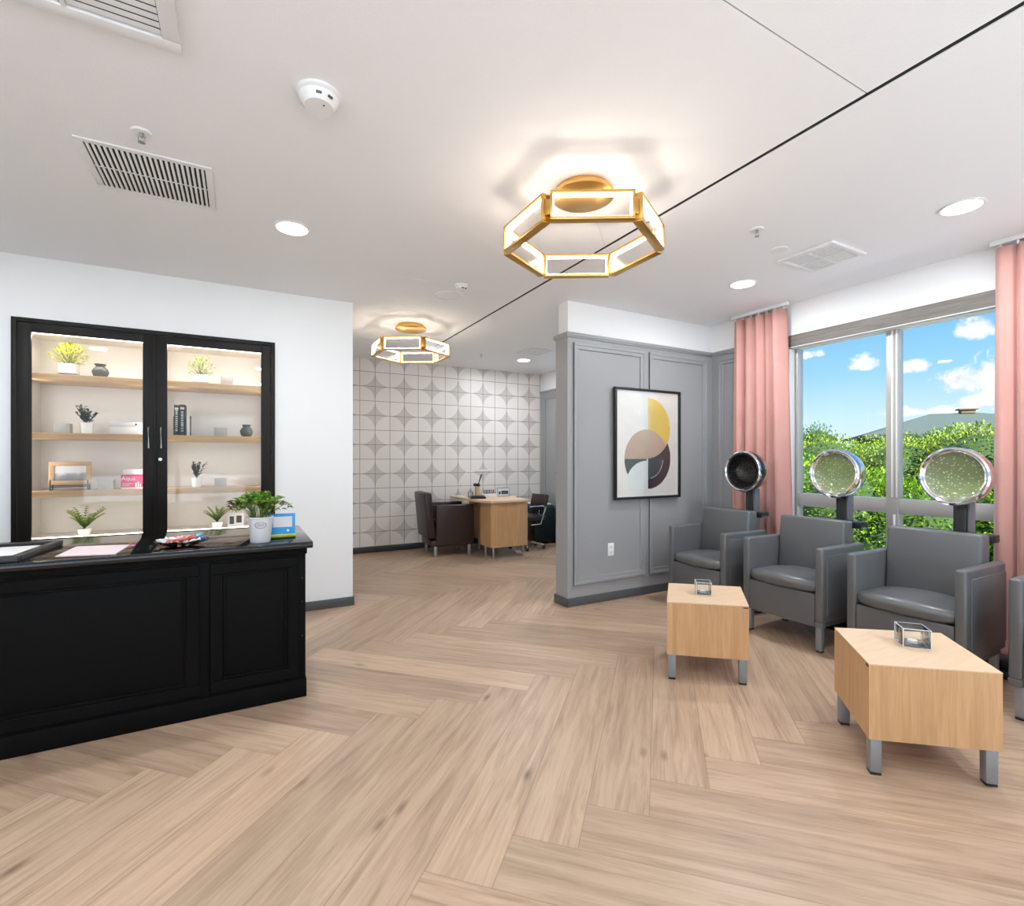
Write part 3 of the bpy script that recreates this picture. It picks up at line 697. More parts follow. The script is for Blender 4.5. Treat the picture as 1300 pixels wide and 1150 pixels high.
for i, (px, py, k, z) in enumerate(spots):
    rz = rnd.uniform(0, PI)
    if k not in made:
        b = B(); b.ball((0, 0, 0), .0145, 10, (1.3, .85, .75))
        for s in (-1, 1): b.cyl((0, 0, 0), .004, .014, 8, r2=.012, m=T(s*.017, 0, 0) @ RY(s*PI/2))
        o = b.build('wrapped_sweet', cm_[k]); made[k] = o
    else: o = made[k].copy(); COL.objects.link(o)
    o.location = (DX+px, DY+py, TZ+z+.006); o.rotation_euler = (rnd.uniform(-.25, .25), rnd.uniform(-.2, .2), rz)
    tag(o, CAND[k][1]+' wrapped sweet in the glass dish on counter', 'sweet', CAND[k][1]+' sweets in the glass dish')
# papers and tray
b = B(); b.prism([(-.755, 3.02), (-.525, 2.96), (-.515, 3.25), (-.745, 3.31)], 0, .004); tag(b.build('paper_stack', PAPERP, loc=(0, 0, TZ)), 'stack of pinkish white papers lying on black counter', 'paper')
w = thing('document_tray', 'black frame holding white paper at left end of counter', 'tray', (-1.08, 3.2, TZ)); w.rotation_euler = (0, 0, -.08)
b = B()
for a in ((-.24, .24, -.24, -.205), (-.24, .24, .205, .24), (-.24, -.205, -.205, .205), (.205, .24, -.205, .205)): b.box(a[0], a[1], a[2], a[3], 0, .028, .004)
b.box(-.20, .20, -.20, .20, .001, .008); b.build('frame', BLACKP, w)
b = B(); b.box(-.18, .18, -.185, .17, .0085, .016, .001); b.build('sheet', PAPER, w)

# ------------------------------------------------------------------ hexagonal chandeliers
def chandelier(label, loc):
    ch = thing('hexagonal_chandelier', label, 'chandelier', loc, group='brass chandeliers')   # origin on the ceiling
    b = B(); b.cyl((0, 0, -.022), .135, .022, 48); b.lathe([(.001, -.048), (.155, -.048), (.162, -.044), (.162, -.030), (.155, -.022), (.001, -.022)], 48); b.build('canopy', GOLD, ch)
    z0, z1 = -.335, -.203; ap = .352; L = .384; t = .012; dp = .045
    for k in range(6):
        a = k*PI/3; m = RZ(a) @ T(ap, 0, 0)   # panel normal along local x
        f = B()
        f.box(-dp/2, dp/2, -L/2, L/2, z0, z0+t, .0015, m=m); f.box(-dp/2, dp/2, -L/2, L/2, z1-t, z1, .0015, m=m)
        f.box(-dp/2, dp/2, -L/2, -L/2+t, z0+t, z1-t, .0015, m=m); f.box(-dp/2, dp/2, L/2-t, L/2, z0+t, z1-t, .0015, m=m)
        fo = f.build('frame_panel', GOLD, ch)
        l = B(); e = .004; d2 = dp*.28; t2 = t+.0005
        l.box(-d2, d2, -L/2+t2, L/2-t2, z0+t2, z0+t2+e, m=m); l.box(-d2, d2, -L/2+t2, L/2-t2, z1-t2-e, z1-t2, m=m)
        l.box(-d2, d2, -L/2+t2, -L/2+t2+e, z0+t2+e, z1-t2-e, m=m); l.box(-d2, d2, L/2-t2-e, L/2-t2, z0+t2+e, z1-t2-e, m=m)
        l.build('led_strip', LED, fo)
        g = B(); g.box(-.002, .002, -L/2+.018, L/2-.018, z0+.018, z1-.018, m=m); g.build('clear_pane', PANEGL, fo)
        c = B(); c.box(-.014, .014, -.014, .014, z0+.03, z1-.03, .002, m=RZ(a+PI/6) @ T(ap/math.cos(PI/6)-.012, 0, 0)); c.build('corner_joint', GOLD, ch)
    for k in range(3):
        a = k*2*PI/3 + PI/6; r_ = B(); q = ap/math.cos(PI/6)-.012
        r_.tube([(math.cos(a)*.12, math.sin(a)*.12, -.046), (math.cos(a)*q, math.sin(a)*q, z1-.03)], .0007, 6); r_.build('suspension_wire', GOLD, ch)
    return ch
c1 = chandelier('larger looking brass hexagonal chandelier in the near room', (1.584, 2.13, CE))
c2 = dup(c1, (1.584, 5.18, CE), label='farther brass hexagonal chandelier near the tiled wall')
for yy in (-.92,): dup(c1, (1.584, yy, CE), label='unseen brass hexagonal chandelier added behind the viewpoint for uplight')  # extra chandelier out of view, added to light the ceiling

# ------------------------------------------------------------------ ceiling fittings
def downlight(label, x, y, z=CE, power=14):
    d = thing('downlight', label, 'ceiling light', (x, y, z), group='round ceiling downlights')
    b = B(); b.lathe([(.088, -.001), (.104, -.001), (.105, -.006), (.098, -.010), (.088, -.008)], 36, close=False); b.build('trim_ring', TRIMW, d)
    b = B(); b.cyl((0, 0, -.007), .088, .006, 36); b.build('lens', LAMPD, d)
    return d
downlight('round downlight on ceiling left of the near chandelier', .272, 3.32, CE-.008)
downlight('largest round downlight, on ceiling near the right curtain', 3.566, 1.256)
downlight('round downlight on ceiling near the left pink curtain', 3.572, 2.656)
downlight('round downlight on far room ceiling beyond the grey wall', 3.56, 6.20)
downlight('unseen round downlight added behind grey wall to brighten far room', 3.40, 4.45)  # added out of sight to brighten the far room
for i, (x, y) in enumerate(((3.57, -.2), (3.57, -1.7), (.272, .6), (.272, -1.2), (-1.6, 3.32), (-1.6, 1.2), (-1.6, -1.0), (1.9, -2.4))):  # extra downlights out of view, added to light the room
    downlight('unseen round downlight added out of view for room light', x, y, CE-.008 if x < 1 else CE)
# linear grille
w = thing('linear_grille', 'white ceiling grille with dark slots above the cabinet', 'vent', (-.389, 3.055, CE-.008))
b = B(); gw, gh = .262, .235
for a in ((-gw, gw, -gh, -gh+.03), (-gw, gw, gh-.03, gh), (-gw, -gw+.03, -gh+.03, gh-.03), (gw-.03, gw, -gh+.03, gh-.03)): b.box(a[0], a[1], a[2], a[3], -.008, -.0005, .002)
b.build('frame', TRIMW, w)
b = B(); b.box(-gw+.03, gw-.03, -gh+.03, gh-.03, -.0015, -.0003); b.build('backing', DARKHOLE, w)
for i in range(22):
    xx = -gw+.042+i*(2*gw-.084)/21; s = B(); s.box(xx-.0055, xx+.0055, -gh+.031, gh-.031, -.0075, -.0016, .001); s.build('blade', TRIMW, w)
b = B(); b.box(-gw+.031, gw-.031, -.002, .002, -.0072, -.003); b.build('cross_bar', TRIMW, w)
# square louvred diffusers
def diffuser(label, loc, hw, hh, raise_=.02):
    w = thing('louvred_diffuser', label, 'vent', loc); b = B(); t = hw*.17
    for a in ((-hw, hw, -hh, -hh+t), (-hw, hw, hh-t, hh), (-hw, -hw+t, -hh+t, hh-t), (hw-t, hw, -hh+t, hh-t)): b.box(a[0], a[1], a[2], a[3], -raise_, -.0005, .003)
    b.box(-.006, .006, -hh+t, hh-t, -raise_, -.003); b.box(-hw+t, hw-t, -.006, .006, -raise_, -.003)
    b.build('frame', TRIMW, w); b = B(); b.box(-hw+t, hw-t, -hh+t, hh-t, -.002, -.0003); b.build('backing', DARKHOLE, w)
    n = 8
    for q, (sx, sy) in enumerate(((-1, -1), (-1, 1), (1, -1), (1, 1))):
        s = B()
        for i in range(n):
            f = (i+.5)/n
            if q in (0, 3):
                yy = sy*(.008+f*(hh-t-.012)); xa, xb = sorted((sx*.008, sx*(hw-t-.002))); s.box(xa, xb, yy-hh/n*.30, yy+hh/n*.30, -raise_*.75, -raise_*.75+.0015, m=None)
            else:
                xx = sx*(.008+f*(hw-t-.012)); ya, yb = sorted((sy*.008, sy*(hh-t-.002))); s.box(xx-hw/n*.30, xx+hw/n*.30, ya, yb, -raise_*.75, -raise_*.75+.0015)
        s.build('louvres', TRIMW, w)
    return w
diffuser('large white louvred ceiling diffuser cut off at the photo top', (-.48, 1.75, CE-.008), .30, .30, .028)
diffuser('white louvred ceiling diffuser between two downlights near window', (3.575, 2.035, CE), .205, .19, .018)
diffuser('small white louvred diffuser on far room ceiling', (3.40, 5.63, CE), .17, .17, .012)
# detectors, sprinklers, speaker
def detector(label, loc, r=.062, h=.045):
    w = thing('smoke_detector', label, 'smoke detector', loc); b = B(); b.lathe([(r*1.12, 0), (r*1.12, -.010), (r*1.05, -.014), (r*.98, -.016), (r*.95, -.028), (r*.72, -h), (.001, -h)], 32); b.build('housing', TRIMW, w)
    for a in (-.4, .25, 2.2): b = B(); b.box(-.010, .010, -.0015, .0015, -.0045, .0045, m=RZ(a-1.3) @ T(r*.90, 0, -.034) @ RY(.5) @ RZ(PI/2)); b.build('sensor_slot', GREYV, w)
    b = B(); b.cyl((r*.2, -r*.3, -h-.0015), .004, .003, 10); b.build('indicator', GREYV, w); return w
detector('large white smoke detector on the ceiling left of near chandelier', (.264, 2.06, CE-.008), .075, .05)
detector('small white smoke detector on ceiling beyond the near chandelier', (1.58, 3.78, CE), .05, .04)
def sprinkler(label, loc):
    w = thing('ceiling_sprinkler', label, 'sprinkler', loc); b = B(); b.lathe([(.012, -.008), (.036, -.007), (.040, 0), ], 28); b.build('escutcheon', TRIMW, w)
    b = B(); b.cyl((0, 0, -.022), .007, .022, 12); b.tube([(-.012, 0, -.018), (-.012, 0, -.034), (0, 0, -.042)], .002, 6); b.tube([(.012, 0, -.018), (.012, 0, -.034), (0, 0, -.042)], .002, 6); b.cyl((0, 0, -.046), .014, .0025, 16); b.build('deflector', STEEL, w); return w
sprinkler('chrome sprinkler head on ceiling just behind the slotted grille', (-.381, 2.66, CE-.008))
sprinkler('sprinkler head on ceiling nearest the louvred diffuser by window', (2.805, 1.986, CE))
sprinkler('sprinkler head on ceiling of far room near tiled wall', (2.84, 6.10, CE))
w = B(); w.lathe([(.001, -.006), (.055, -.006), (.058, -.003), (.058, 0)], 32); tag(w.build('cover_plate', TRIMW, loc=(3.21, 2.11, CE)), 'round white blank plate beside the louvred diffuser', 'ceiling plate')
w = thing('ceiling_speaker', 'flush round speaker on ceiling between the two chandeliers', 'speaker', (1.572, 4.07, CE)); b = B(); b.lathe([(.098, 0), (.112, 0), (.112, -.006), (.098, -.008)], 40); b.build('bezel', TRIMW, w); b = B(); b.cyl((0, 0, -.005), .098, .004, 40); b.build('grille', W_CEIL, w)

# ------------------------------------------------------------------ art on the grey wall
AX0, AX1, AZ0, AZ1 = 3.055, 3.905, .94, 2.0
art = thing('framed_art', 'black framed abstract print of overlapping circles on grey wall', 'picture', ((AX0+AX1)/2, YG, AZ0))
w = (AX1-AX0)/2; h = AZ1-AZ0; fw = .022
b = B()
for a in ((-w, w, 0, fw), (-w, w, h-fw, h), (-w, -w+fw, fw, h-fw), (w-fw, w, fw, h-fw)): b.box(a[0], a[1], -.055, -.0225, a[2], a[3], .002)
b.build('frame', BLACKM, art)
cols = [(.80, .77, .72), (.78, .56, .10), (.52, .38, .29), (.018, .018, .032), (.040, .062, .075), (.10, .13, .12), (.73, .76, .74), (.83, .82, .80)]
am = [mat('print tone %d' % i, c, .5, var=.10, vscale=9) for i, c in enumerate(cols)]
aw, ah = 2*(w-fw), h-2*fw; NX, NZ = 130, 160
def artf(u, z):   # u from centre (m), z from bottom of print (m)
    cy = lambda py: (1083-py)/962*ah
    c1 = (0, cy(455)); r1 = .295; c2 = (-.015, cy(738)); r2 = .283; c3 = (0, cy(735)); r3 = .30
    i1 = math.hypot(u-c1[0], z-c1[1]) < r1; i2 = math.hypot(u-c2[0], z-c2[1]) < r2; i3 = math.hypot(u-c3[0], z-c3[1]) < r3
    if u > 0 and i1 and not (i2 and z > c2[1]-.02): return 1
    if i2 and z > c2[1] and (u < 0 or i1): return 2
    if u > 0 and i3 and not i1:
        q = math.hypot(u, z-c3[1])
        if z < c3[1] and q < .2: return 7 if q > .196 and u > .03 else 4
        return 3
    if u > 0 and i3: return 2
    cw = (-.03, cy(1005)); rw = .26
    if z < c2[1]:
        if -.012 < u <= 0 and i3: return 7
        if math.hypot(u-cw[0], z-cw[1]) < rw and u <= 0 and u > -.26 and z > .05: return 6
        if i3 and u < -.02 and z > cy(910): return 5
    if min(u+aw/2, aw/2-u, z, ah-z) < .018: return 7
    return 0
b = B(); bm = b.bm; vv = [[bm.verts.new((-aw/2+aw*i/NX, -.034, fw+ah*j/NZ)) for j in range(NZ+1)] for i in range(NX+1)]
for i in range(NX):
    for j in range(NZ):
        f = bm.faces.new((vv[i][j], vv[i+1][j], vv[i+1][j+1], vv[i][j+1])); f.material_index = artf(-aw/2+aw*(i+.5)/NX, ah*(j+.5)/NZ)
b.box(-aw/2, aw/2, -.032, -.0225, fw, h-fw)
b.build('print', am, art, angle=0)
b = B(); b.box(-aw/2, aw/2, -.042, -.040, fw, h-fw); b.build('glazing', glassmat('picture glass', (1, 1, 1), .012, .15), art)
# outlets
def outlet(label, loc, rot=0, w=.036, h=.06):
    t = thing('wall_outlet', label, 'outlet', loc, rot); b = B(); b.box(-w, w, -.006, -.0005, -h, h, .003); b.build('cover_plate', TRIMW, t)
    b = B()
    for z in (-.024, .024):
        b.box(-.017, .017, -.0075, -.006, z-.014, z+.014, .002, mi=0); b.box(-.008, -.005, -.0082, -.0075, z-.005, z+.006, mi=1); b.box(.005, .008, -.0082, -.0075, z-.005, z+.006, mi=1)
    b.build('sockets', [WHITEC, BLACKP], t)
outlet('white outlet on grey panelled wall below the framed print', (3.043, YG-.0005, .475)); outlet('white outlet on tiled wall left of the brown armchair', (2.41, YF-.0005, .46))

# ------------------------------------------------------------------ curtains
def curtain_mat():
    m, nt, b = newmat('dusty pink curtain cloth'); tc = nt.nodes.new('ShaderNodeTexCoord')
    n = nt.nodes.new('ShaderNodeTexNoise'); n.inputs['Scale'].default_value = 5; n.inputs['Detail'].default_value = 4; nt.links.new(tc.outputs['Object'], n.inputs['Vector'])
    c = mixc(nt, n.outputs['Fac'], (.54, .265, .225), (.64, .33, .285)); nt.links.new(c, b.inputs['Base Color']); b.inputs['Roughness'].default_value = .75; b.inputs['Sheen Weight'].default_value = .3
    mp = nt.nodes.new('ShaderNodeMapping'); mp.inputs['Scale'].default_value = (900, 900, 900); nt.links.new(tc.outputs['Object'], mp.inputs['Vector'])
    w = nt.nodes.new('ShaderNodeTexNoise'); w.inputs['Scale'].default_value = 1; nt.links.new(mp.outputs[0], w.inputs['Vector'])
    bp = nt.nodes.new('ShaderNodeBump'); bp.inputs['Strength'].default_value = .15; bp.inputs['Distance'].default_value = .001; nt.links.new(w.outputs['Fac'], bp.inputs['Height']); nt.links.new(bp.outputs['Normal'], b.inputs['Normal'])
    return m
CURT = curtain_mat()
def curtain(label, xc, y0, y1, yb0, yb1, folds, seed):
    rnd = random.Random(seed); ph = [rnd.uniform(0, 6) for _ in range(6)]
    t = thing('curtain', label, 'curtain', (xc, (y0+y1)/2, 0), group=None); b = B(); bm = b.bm; NU, NV = 150, 26; yc = (y0+y1)/2; vs = []
    for i in range(NU+1):
        u = i/NU; row = []
        for j in range(NV+1):
            v = j/NV; z = .015+v*(2.690-.015); top = y0+(y1-y0)*u; bot = yb0+(yb1-yb0)*u; y = bot+(top-bot)*v
            w = folds*2*PI*(u+.018*math.sin(2*PI*u*2+ph[0])); A = .030+.014*math.sin(3*PI*u+ph[1])+.010*(1-v)
            x = A*math.sin(w+.25*math.sin(2.2*v+ph[2]+u*5)) + .012*math.sin(w*.5+ph[3]+v) + .006*math.sin(2*w+ph[4])
            y += .012*math.cos(w)*(1-.3*v)
            row.append(bm.verts.new((x, y-yc, z)))
        vs.append(row)
    for i in range(NU):
        for j in range(NV): f = bm.faces.new((vs[i][j], vs[i+1][j], vs[i+1][j+1], vs[i][j+1])); f.smooth = True
    o = b.build('cloth', CURT, t, angle=0); s = o.modifiers.new('t', 'SOLIDIFY'); s.thickness = .003
    tk = B(); tk.box(-.016, .016, y0-yc-.02, y1-yc+.03, 2.712, 2.7435, .002); tk.build('track', TRIMW, t)
    n = int((y1-y0)/.07)
    for k in range(n): gl = B(); yy = y0-yc+.02+(y1-y0-.04)*k/(n-1); gl.box(-.004, .004, yy-.006, yy+.006, 2.688, 2.712, .001); gl.build('glider', TRIMW, t)
    return t
curtain('dusty pink curtain at the left edge of the window', 4.325, 2.775, 3.315, 2.715, 3.335, 5.5, 4)
curtain('dusty pink curtain at right photo edge by the window', 4.325, .72, 1.345, .68, 1.352, 6, 9)

# ------------------------------------------------------------------ armchairs
def armchair(label, loc, rz):
    """front face at local x=0, back towards +x"""
    t = thing('armchair', label, 'armchair', loc, rz, 'grey dryer armchairs'); HW = .305; AW = .056
    b = B(); b.box(.012, .515, -HW+.02, HW-.02, .17, .215, .006); b.box(.03, .50, -HW+AW, HW-AW, .215, .385, .004); b.build('base_frame', VINYL, t)
    b = B(); b.box(0, .03, -HW+AW+.001, HW-AW-.001, .172, .398, .006); b.build('front_panel', VINYL, t)
    for s in (-1, 1):
        y0, y1 = sorted((s*HW, s*(HW-AW)))
        a = B(); a.box(-.004, .525, y0, y1, .205, .716, .016, 3)
        y2, y3 = sorted((s*(HW-.004), s*(HW+.007))); a.box(.045, .505, y2, y3, .255, .665, .008, 2); a.box(-.004, .03, y0, y1, .172, .21, .006)
        a.build('arm', VINYL, t)
    # seat cushion: bowed front, crowned top
    b = B(); bm = b.bm; NY, w = 20, HW-AW-.004; secs = []
    for i in range(NY+1):
        y = -w+2*w*i/NY; q = max(0., 1-(y/w)**2); xf = .012-.066*q**.8; e = 1-abs(y/w)**10; zt = .476+.022*q; zb = .402; r_ = (zt-zb)/2; sec = []
        for k in range(9):
            a = -PI/2+PI*k/8; sec.append((xf+r_*(1-math.cos(a))*.9, (zt+zb)/2+r_*math.sin(a)*(.92+.08*e)))
        sec += [(.12, zt+.012*q), (.25, zt+.010*q), (.40, zt-.008), (.41, zb), ]
        secs.append([bm.verts.new((x, y, z)) for x, z in sec])
    n = len(secs[0])
    for A_, B_ in zip(secs, secs[1:]):
        for k in range(n): f = bm.faces.new((A_[k], A_[(k+1) % n], B_[(k+1) % n], B_[k])); f.smooth = True
    bm.faces.new(secs[0]); bm.faces.new(secs[-1][::-1])
    b.build('seat', VINYL, t, angle=50)
    b = B(); m = T(.395, 0, .40) @ RY(.07); b.box(-.055, .06, -.247, .247, 0, .475, .020, 3, m=m); bk = b.build('backrest', VINYL, t)
    b = B(); b.box(.475, .515, -.235, .235, .215, .80, .01); b.build('back_shell', VINYL, t)
    for x in (.035, .475):
        for y in (-.265, .265): l = B(); l.box(x-.02, x+.02, y-.02, y+.02, .012, .172, .005); l.box(x-.018, x+.018, y-.018, y+.018, 0, .012, .002, mi=1); l.build('leg', [STEELF, BLACKP], t)
    return t
a1 = armchair('grey armchair farthest left, in the corner by the grey wall', (3.44, 3.02, 0), 0)
dup(a1, (3.44, 2.252, 0), 0, 'grey armchair second from left, under left window pane')
dup(a1, (3.44, 1.494, 0), 0, 'nearest fully visible grey armchair, behind the larger looking table')
dup(a1, (3.44, .722, 0), 0, 'grey armchair cut off by the right photo edge')

# ------------------------------------------------------------------ hood hair dryers on pedestals
def perfmat(name, base, hole, sc):
    m, nt, b = newmat(name); tc = nt.nodes.new('ShaderNodeTexCoord'); v = nt.nodes.new('ShaderNodeTexVoronoi'); v.inputs['Scale'].default_value = sc; v.inputs['Randomness'].default_value = .8
    nt.links.new(tc.outputs['Object'], v.inputs['Vector']); h = M2(nt, 'LESS_THAN', v.outputs['Distance'], .26)
    nt.links.new(mixc(nt, h, base, hole), b.inputs['Base Color']); b.inputs['Roughness'].default_value = .25
    return m
SMOKE = glassmat('smoked dome', (.10, .07, .085), .16, .12)
HAZE = glassmat('clear dome plastic', (.70, .74, .70), .16, .12)
def translucent_perf():
    m = perfmat('perforated pale green diffuser', (.33, .38, .20), (.80, .83, .60), 55); nt = m.node_tree; b = nt.nodes['Principled BSDF']; out = nt.nodes['Material Output']
    t = nt.nodes.new('ShaderNodeBsdfTransparent'); t.inputs[0].default_value = (.85, .95, .80, 1); mx = nt.nodes.new('ShaderNodeMixShader'); mx.inputs[0].default_value = .35
    nt.links.new(b.outputs[0], mx.inputs[1]); nt.links.new(t.outputs[0], mx.inputs[2]); nt.links.new(mx.outputs[0], out.inputs[0]); return m
PERF = translucent_perf(); PERFD = perfmat('dark perforated diffuser', (.012, .011, .012), (.10, .085, .07), 60)
COLM = mat('grey dryer column', (.16, .16, .19), .35)
def dryer(label, y, dark):
    t = thing('hood_hair_dryer', label, 'hair dryer', (4.10, y, 0), 0, 'hood dryers behind the armchairs')
    b = B(); b.box(-.09, .13, -.30, .30, .0, .05, .012); b.box(-.06, .10, -.27, .27, .05, .105, .015); b.build('base', BLACKP, t)
    b = B(); b.box(-.035, .035, -.034, .034, .10, 1.06, .006); b.box(-.037, .033, .012, .036, .11, 1.05, .004); b.build('column', BLACKP, t)
    b = B(); b.box(-.03, .04, -.052, -.0345, .30, 1.055, .003); b.build('side_cover', COLM, t)['label'] = 'grey side cover'
    b = B(); b.box(-.135, -.03, -.19, .19, .81, .858, .006); b.build('bracket', BLACKP, t)
    HX = -.12; m = T(HX, 0, 1.212) @ RY(-PI/2)   # local +z -> towards -x (into the room)
    b = B(); b.lathe([(.168, .0), (.182, -.004), (.186, .006), (.182, .018), (.172, .024), (.164, .016), (.162, .004), (.168, 0)], 56, m=m); rim = b.build('rim', CHROME, t)
    b = B(); b.lathe([(.180, .0), (.178, -.05), (.166, -.11), (.14, -.155), (.095, -.185), (.04, -.195), (.001, -.196)], 48, m=m); d = b.build('dome', SMOKE if dark else HAZE, t)
    so = d.modifiers.new('t', 'SOLIDIFY'); so.thickness = .003
    b = B(); b.lathe([(.181, -.004), (.1835, -.010), (.182, -.048), (.179, -.052)], 56, m=m); b.build('band', BLACKP if dark else CHROME, t)
    b = B(); b.lathe([(.150, .012), (.153, .004), (.150, -.03), (.125, -.085), (.085, -.115), (.03, -.125), (.001, -.126)] if dark else [(.157, .006), (.150, -.004), (.12, -.022), (.07, -.034), (.02, -.038), (.001, -.038)], 48, m=m); b.build('diffuser', PERFD if dark else PERF, t)
    b = B(); b.lathe([(.165, .010), (.157, .016), (.150, .012), (.153, .004)], 56, m=m); b.build('inner_ring', BLACKP if dark else CHROME, t)
    b = B(); b.box(-.03, .03, -.028, .028, 1.0, 1.05, .006, m=T(-.0, 0, 0)); b.box(-.10, .0, -.02, .02, 1.02, 1.055, .006); b.cyl((0, 0, 0), .02, .014, 16, m=T(HX-.012, 0, 1.028)); b.build('neck', BLACKP, t)
    return t
dryer('hood dryer with black dome in front of the left pink curtain', 2.955, True)
dryer('hood dryer with clear dome behind the second armchair', 2.165, False)
dryer('largest looking clear hood dryer, beside the right pink curtain', 1.44, False)

# ------------------------------------------------------------------ oak side tables
def side_table(label, left, near, right, far, gr):
    cx = (left[0]+right[0]+near[0]+far[0])/4; cy = (left[1]+right[1]+near[1]+far[1])/4
    t = thing('side_table', label, 'table', (cx, cy, 0), group='oak side tables'); poly = [(p[0]-cx, p[1]-cy) for p in (left, near, right, far)]
    b = B(); b.prism(poly, .151, .4615); 
    b.build('box_body', OAK_V, t)
    b = B(); b.prism([(x*1.002, y*1.002) for x, y in poly], .462, .4665); b.build('top', OAK_T, t)
    for x, y in poly:
        d = math.hypot(x, y); f = (d-.042)/d; a = math.atan2(y, x); l = B(); m = T(x*f, y*f, 0) @ RZ(a+PI/4)
        l.box(-.022, .022, -.022, .022, .01, .1505, .006, m=m); l.box(-.020, .020, -.020, .020, 0, .01, .002, mi=1, m=m); l.build('leg', [STEELF, BLACKP], t)
    k = B(); (nx, ny), (lx, ly) = (poly[0], poly[3]) if gr == 1 else (poly[1], poly[0])
    m = T(nx, ny, .455) @ RZ(math.atan2(ly-ny, lx-nx)); k.box(.006, .030, -.003, .003, -.003, .003, m=m); k.build('power_slot', BLACKM, t)['label'] = 'small dark slot at corner'
    return t
side_table('smaller looking oak side table, farther back before armchairs', (2.241, 2.18), (2.59, 1.885), (2.937, 2.201), (2.59, 2.505), 0)
side_table('larger looking oak side table, nearest at the right', (2.301, 1.115), (2.672, .812), (3.02, 1.145), (2.645, 1.440), 1)
# square glass tealight holders
TG = glassmat('thick clear glass', (.97, .98, .975), .07, .02)
def holder(label, loc, rz, s, h):
    t = thing('glass_candle_holder', label, 'candle holder', loc, rz); w = s/2; tk = .006
    b = B(); b.box(-w, w, -w, w, 0, .010, .001)
    for a in ((-w, -w+tk, -w, w), (w-tk, w, -w, w), (-w+tk, w-tk, -w, -w+tk), (-w+tk, w-tk, w-tk, w)): b.box(a[0], a[1], a[2], a[3], .0102, h, .001)
    b.build('glass_cube', TG, t)
    b = B()
    for x in (-w, w):
        for y in (-w, w): b.box(x-.0015, x+.0015, y-.0015, y+.0015, .001, h)
    for z in (.0012, h-.001):
        for s_ in (-w, w): b.box(-w, w, s_-.0012, s_+.0012, z-.0012, z+.0012); b.box(s_-.0012, s_+.0012, -w, w, z-.0012, z+.0012)
    b.build('polished_edge', mat('bright glass edge', (.82, .84, .83), .12, spec=.9), t)
    b = B(); b.cyl((0, 0, .0105), .019, .012, 20); b.build('tealight', TRIMW, t)
    return t
holder('square glass candle holder on the farther oak side table', (2.575, 2.20, .467), .85, .088, .080)
holder('square glass candle holder on the nearest oak side table', (2.715, 1.135, .467), .72, .104, .085)

# ------------------------------------------------------------------ far room: brown armchair, manicure desk, stool, stand
t = thing('brown_armchair', 'dark brown leather armchair facing the manicure desk', 'armchair', (2.52, 6.64, 0), R(-4)); w = .29
b = B(); b.box(-.26, .33, -w+.02, w-.02, .14, .22, .01); b.box(-.20, .32, -w+.06, w-.06, .22, .36, .01); b.build('base_frame', BROWN, t)
for s in (-1, 1): y0, y1 = sorted((s*w, s*(w-.065))); a = B(); a.box(-.20, .34, y0, y1, .15, .70, .02, 3); a.build('arm', BROWN, t)
b = B(); b.box(-.16, .36, -w+.068, w-.068, .36, .47, .03, 3); b.build('seat', BROWN, t)
b = B(); b.box(-.055, .055, -w+.01, w-.01, 0, .62, .025, 3, m=T(-.255, 0, .25) @ RY(-.10)); b.build('backrest', BROWN, t)
for x in (-.20, .28):
    for y in (-.24, .24): l = B(); l.box(x-.02, x+.02, y-.02, y+.02, 0, .145, .004); l.build('leg', STEEL, t)
t = thing('manicure_desk', 'oak manicure desk with curved end beside brown armchair', 'desk', (3.16, 5.85, 0))
b = B(); 
pts = [(-.285, .27), (-.285, 0.03), (-.25, .0), (.24, .0), (.275, .03), (.275, .36), (-.285, .36)]
b.prism(pts[1:], .155, .745); b.build('pedestal', OAK_V, t)
b = B(); tp = [(-.42, .62), (-.40, .16), (-.30, -.01), (-.15, -.035), (0, -.045), (.15, -.035), (.285, -.005), (.30, .40), (.42, .62), (.42, 1.15), (-.42, 1.15)]; b.prism(tp, .748, .775); b.build('desktop', OAK_T, t)
b = B(); b.box(-.12, .27, .80, 1.12, .155, .745, .002); b.build('rear_pedestal', OAK_V, t)
for x, y in ((-.23, .06), (.22, .06), (-.23, .30), (.22, .30), (-.08, 1.08), (.22, 1.08), (-.08, .84), (.22, .84)): l = B(); l.cyl((x, y, 0), .016, .153, 14); l.build('leg', STEEL, t)
DT = .7755
b = B(); b.box(-.11, .11, -.07, .07, 0, .028, .012, 2); b.box(-.09, .09, -.05, .05, .028, .042, .008, 2); tag(b.build('hand_rest', BLACKP, loc=(2.88, 6.30, DT), rot=(0, 0, -.3)), 'black padded hand rest on the manicure desk', 'hand rest')
t = thing('brush_jar', 'tan jar of brushes on the manicure desk', 'jar', (2.93, 6.42, DT)); b = B(); b.cyl((0, 0, 0), .042, .16, 20, r2=.036); b.build('jar', mat('tan ceramic', (.62, .45, .20), .4), t)
b = B(); b.ball((-.035, 0, .185), .03, 10, (1, .8, .8)); b.ball((.012, 0, .18), .028, 10); b.tube([(0, 0, .15), (.03, 0, .24), (.065, .0, .33)], .008, 6, rs=[.005, .007, .011]); b.build('brush', BLACKP, t)
b = B(); b.lathe([(.04, 0), (.04, .07), (.03, .09), (.012, .10), (.012, .13), (.001, .13)], 16); tag(b.build('clear_bottle', glassmat('bottle glass', (.85, .88, .9), .15, .05), loc=(2.84, 6.46, DT)), 'clear bottle left of the tan brush jar', 'bottle')
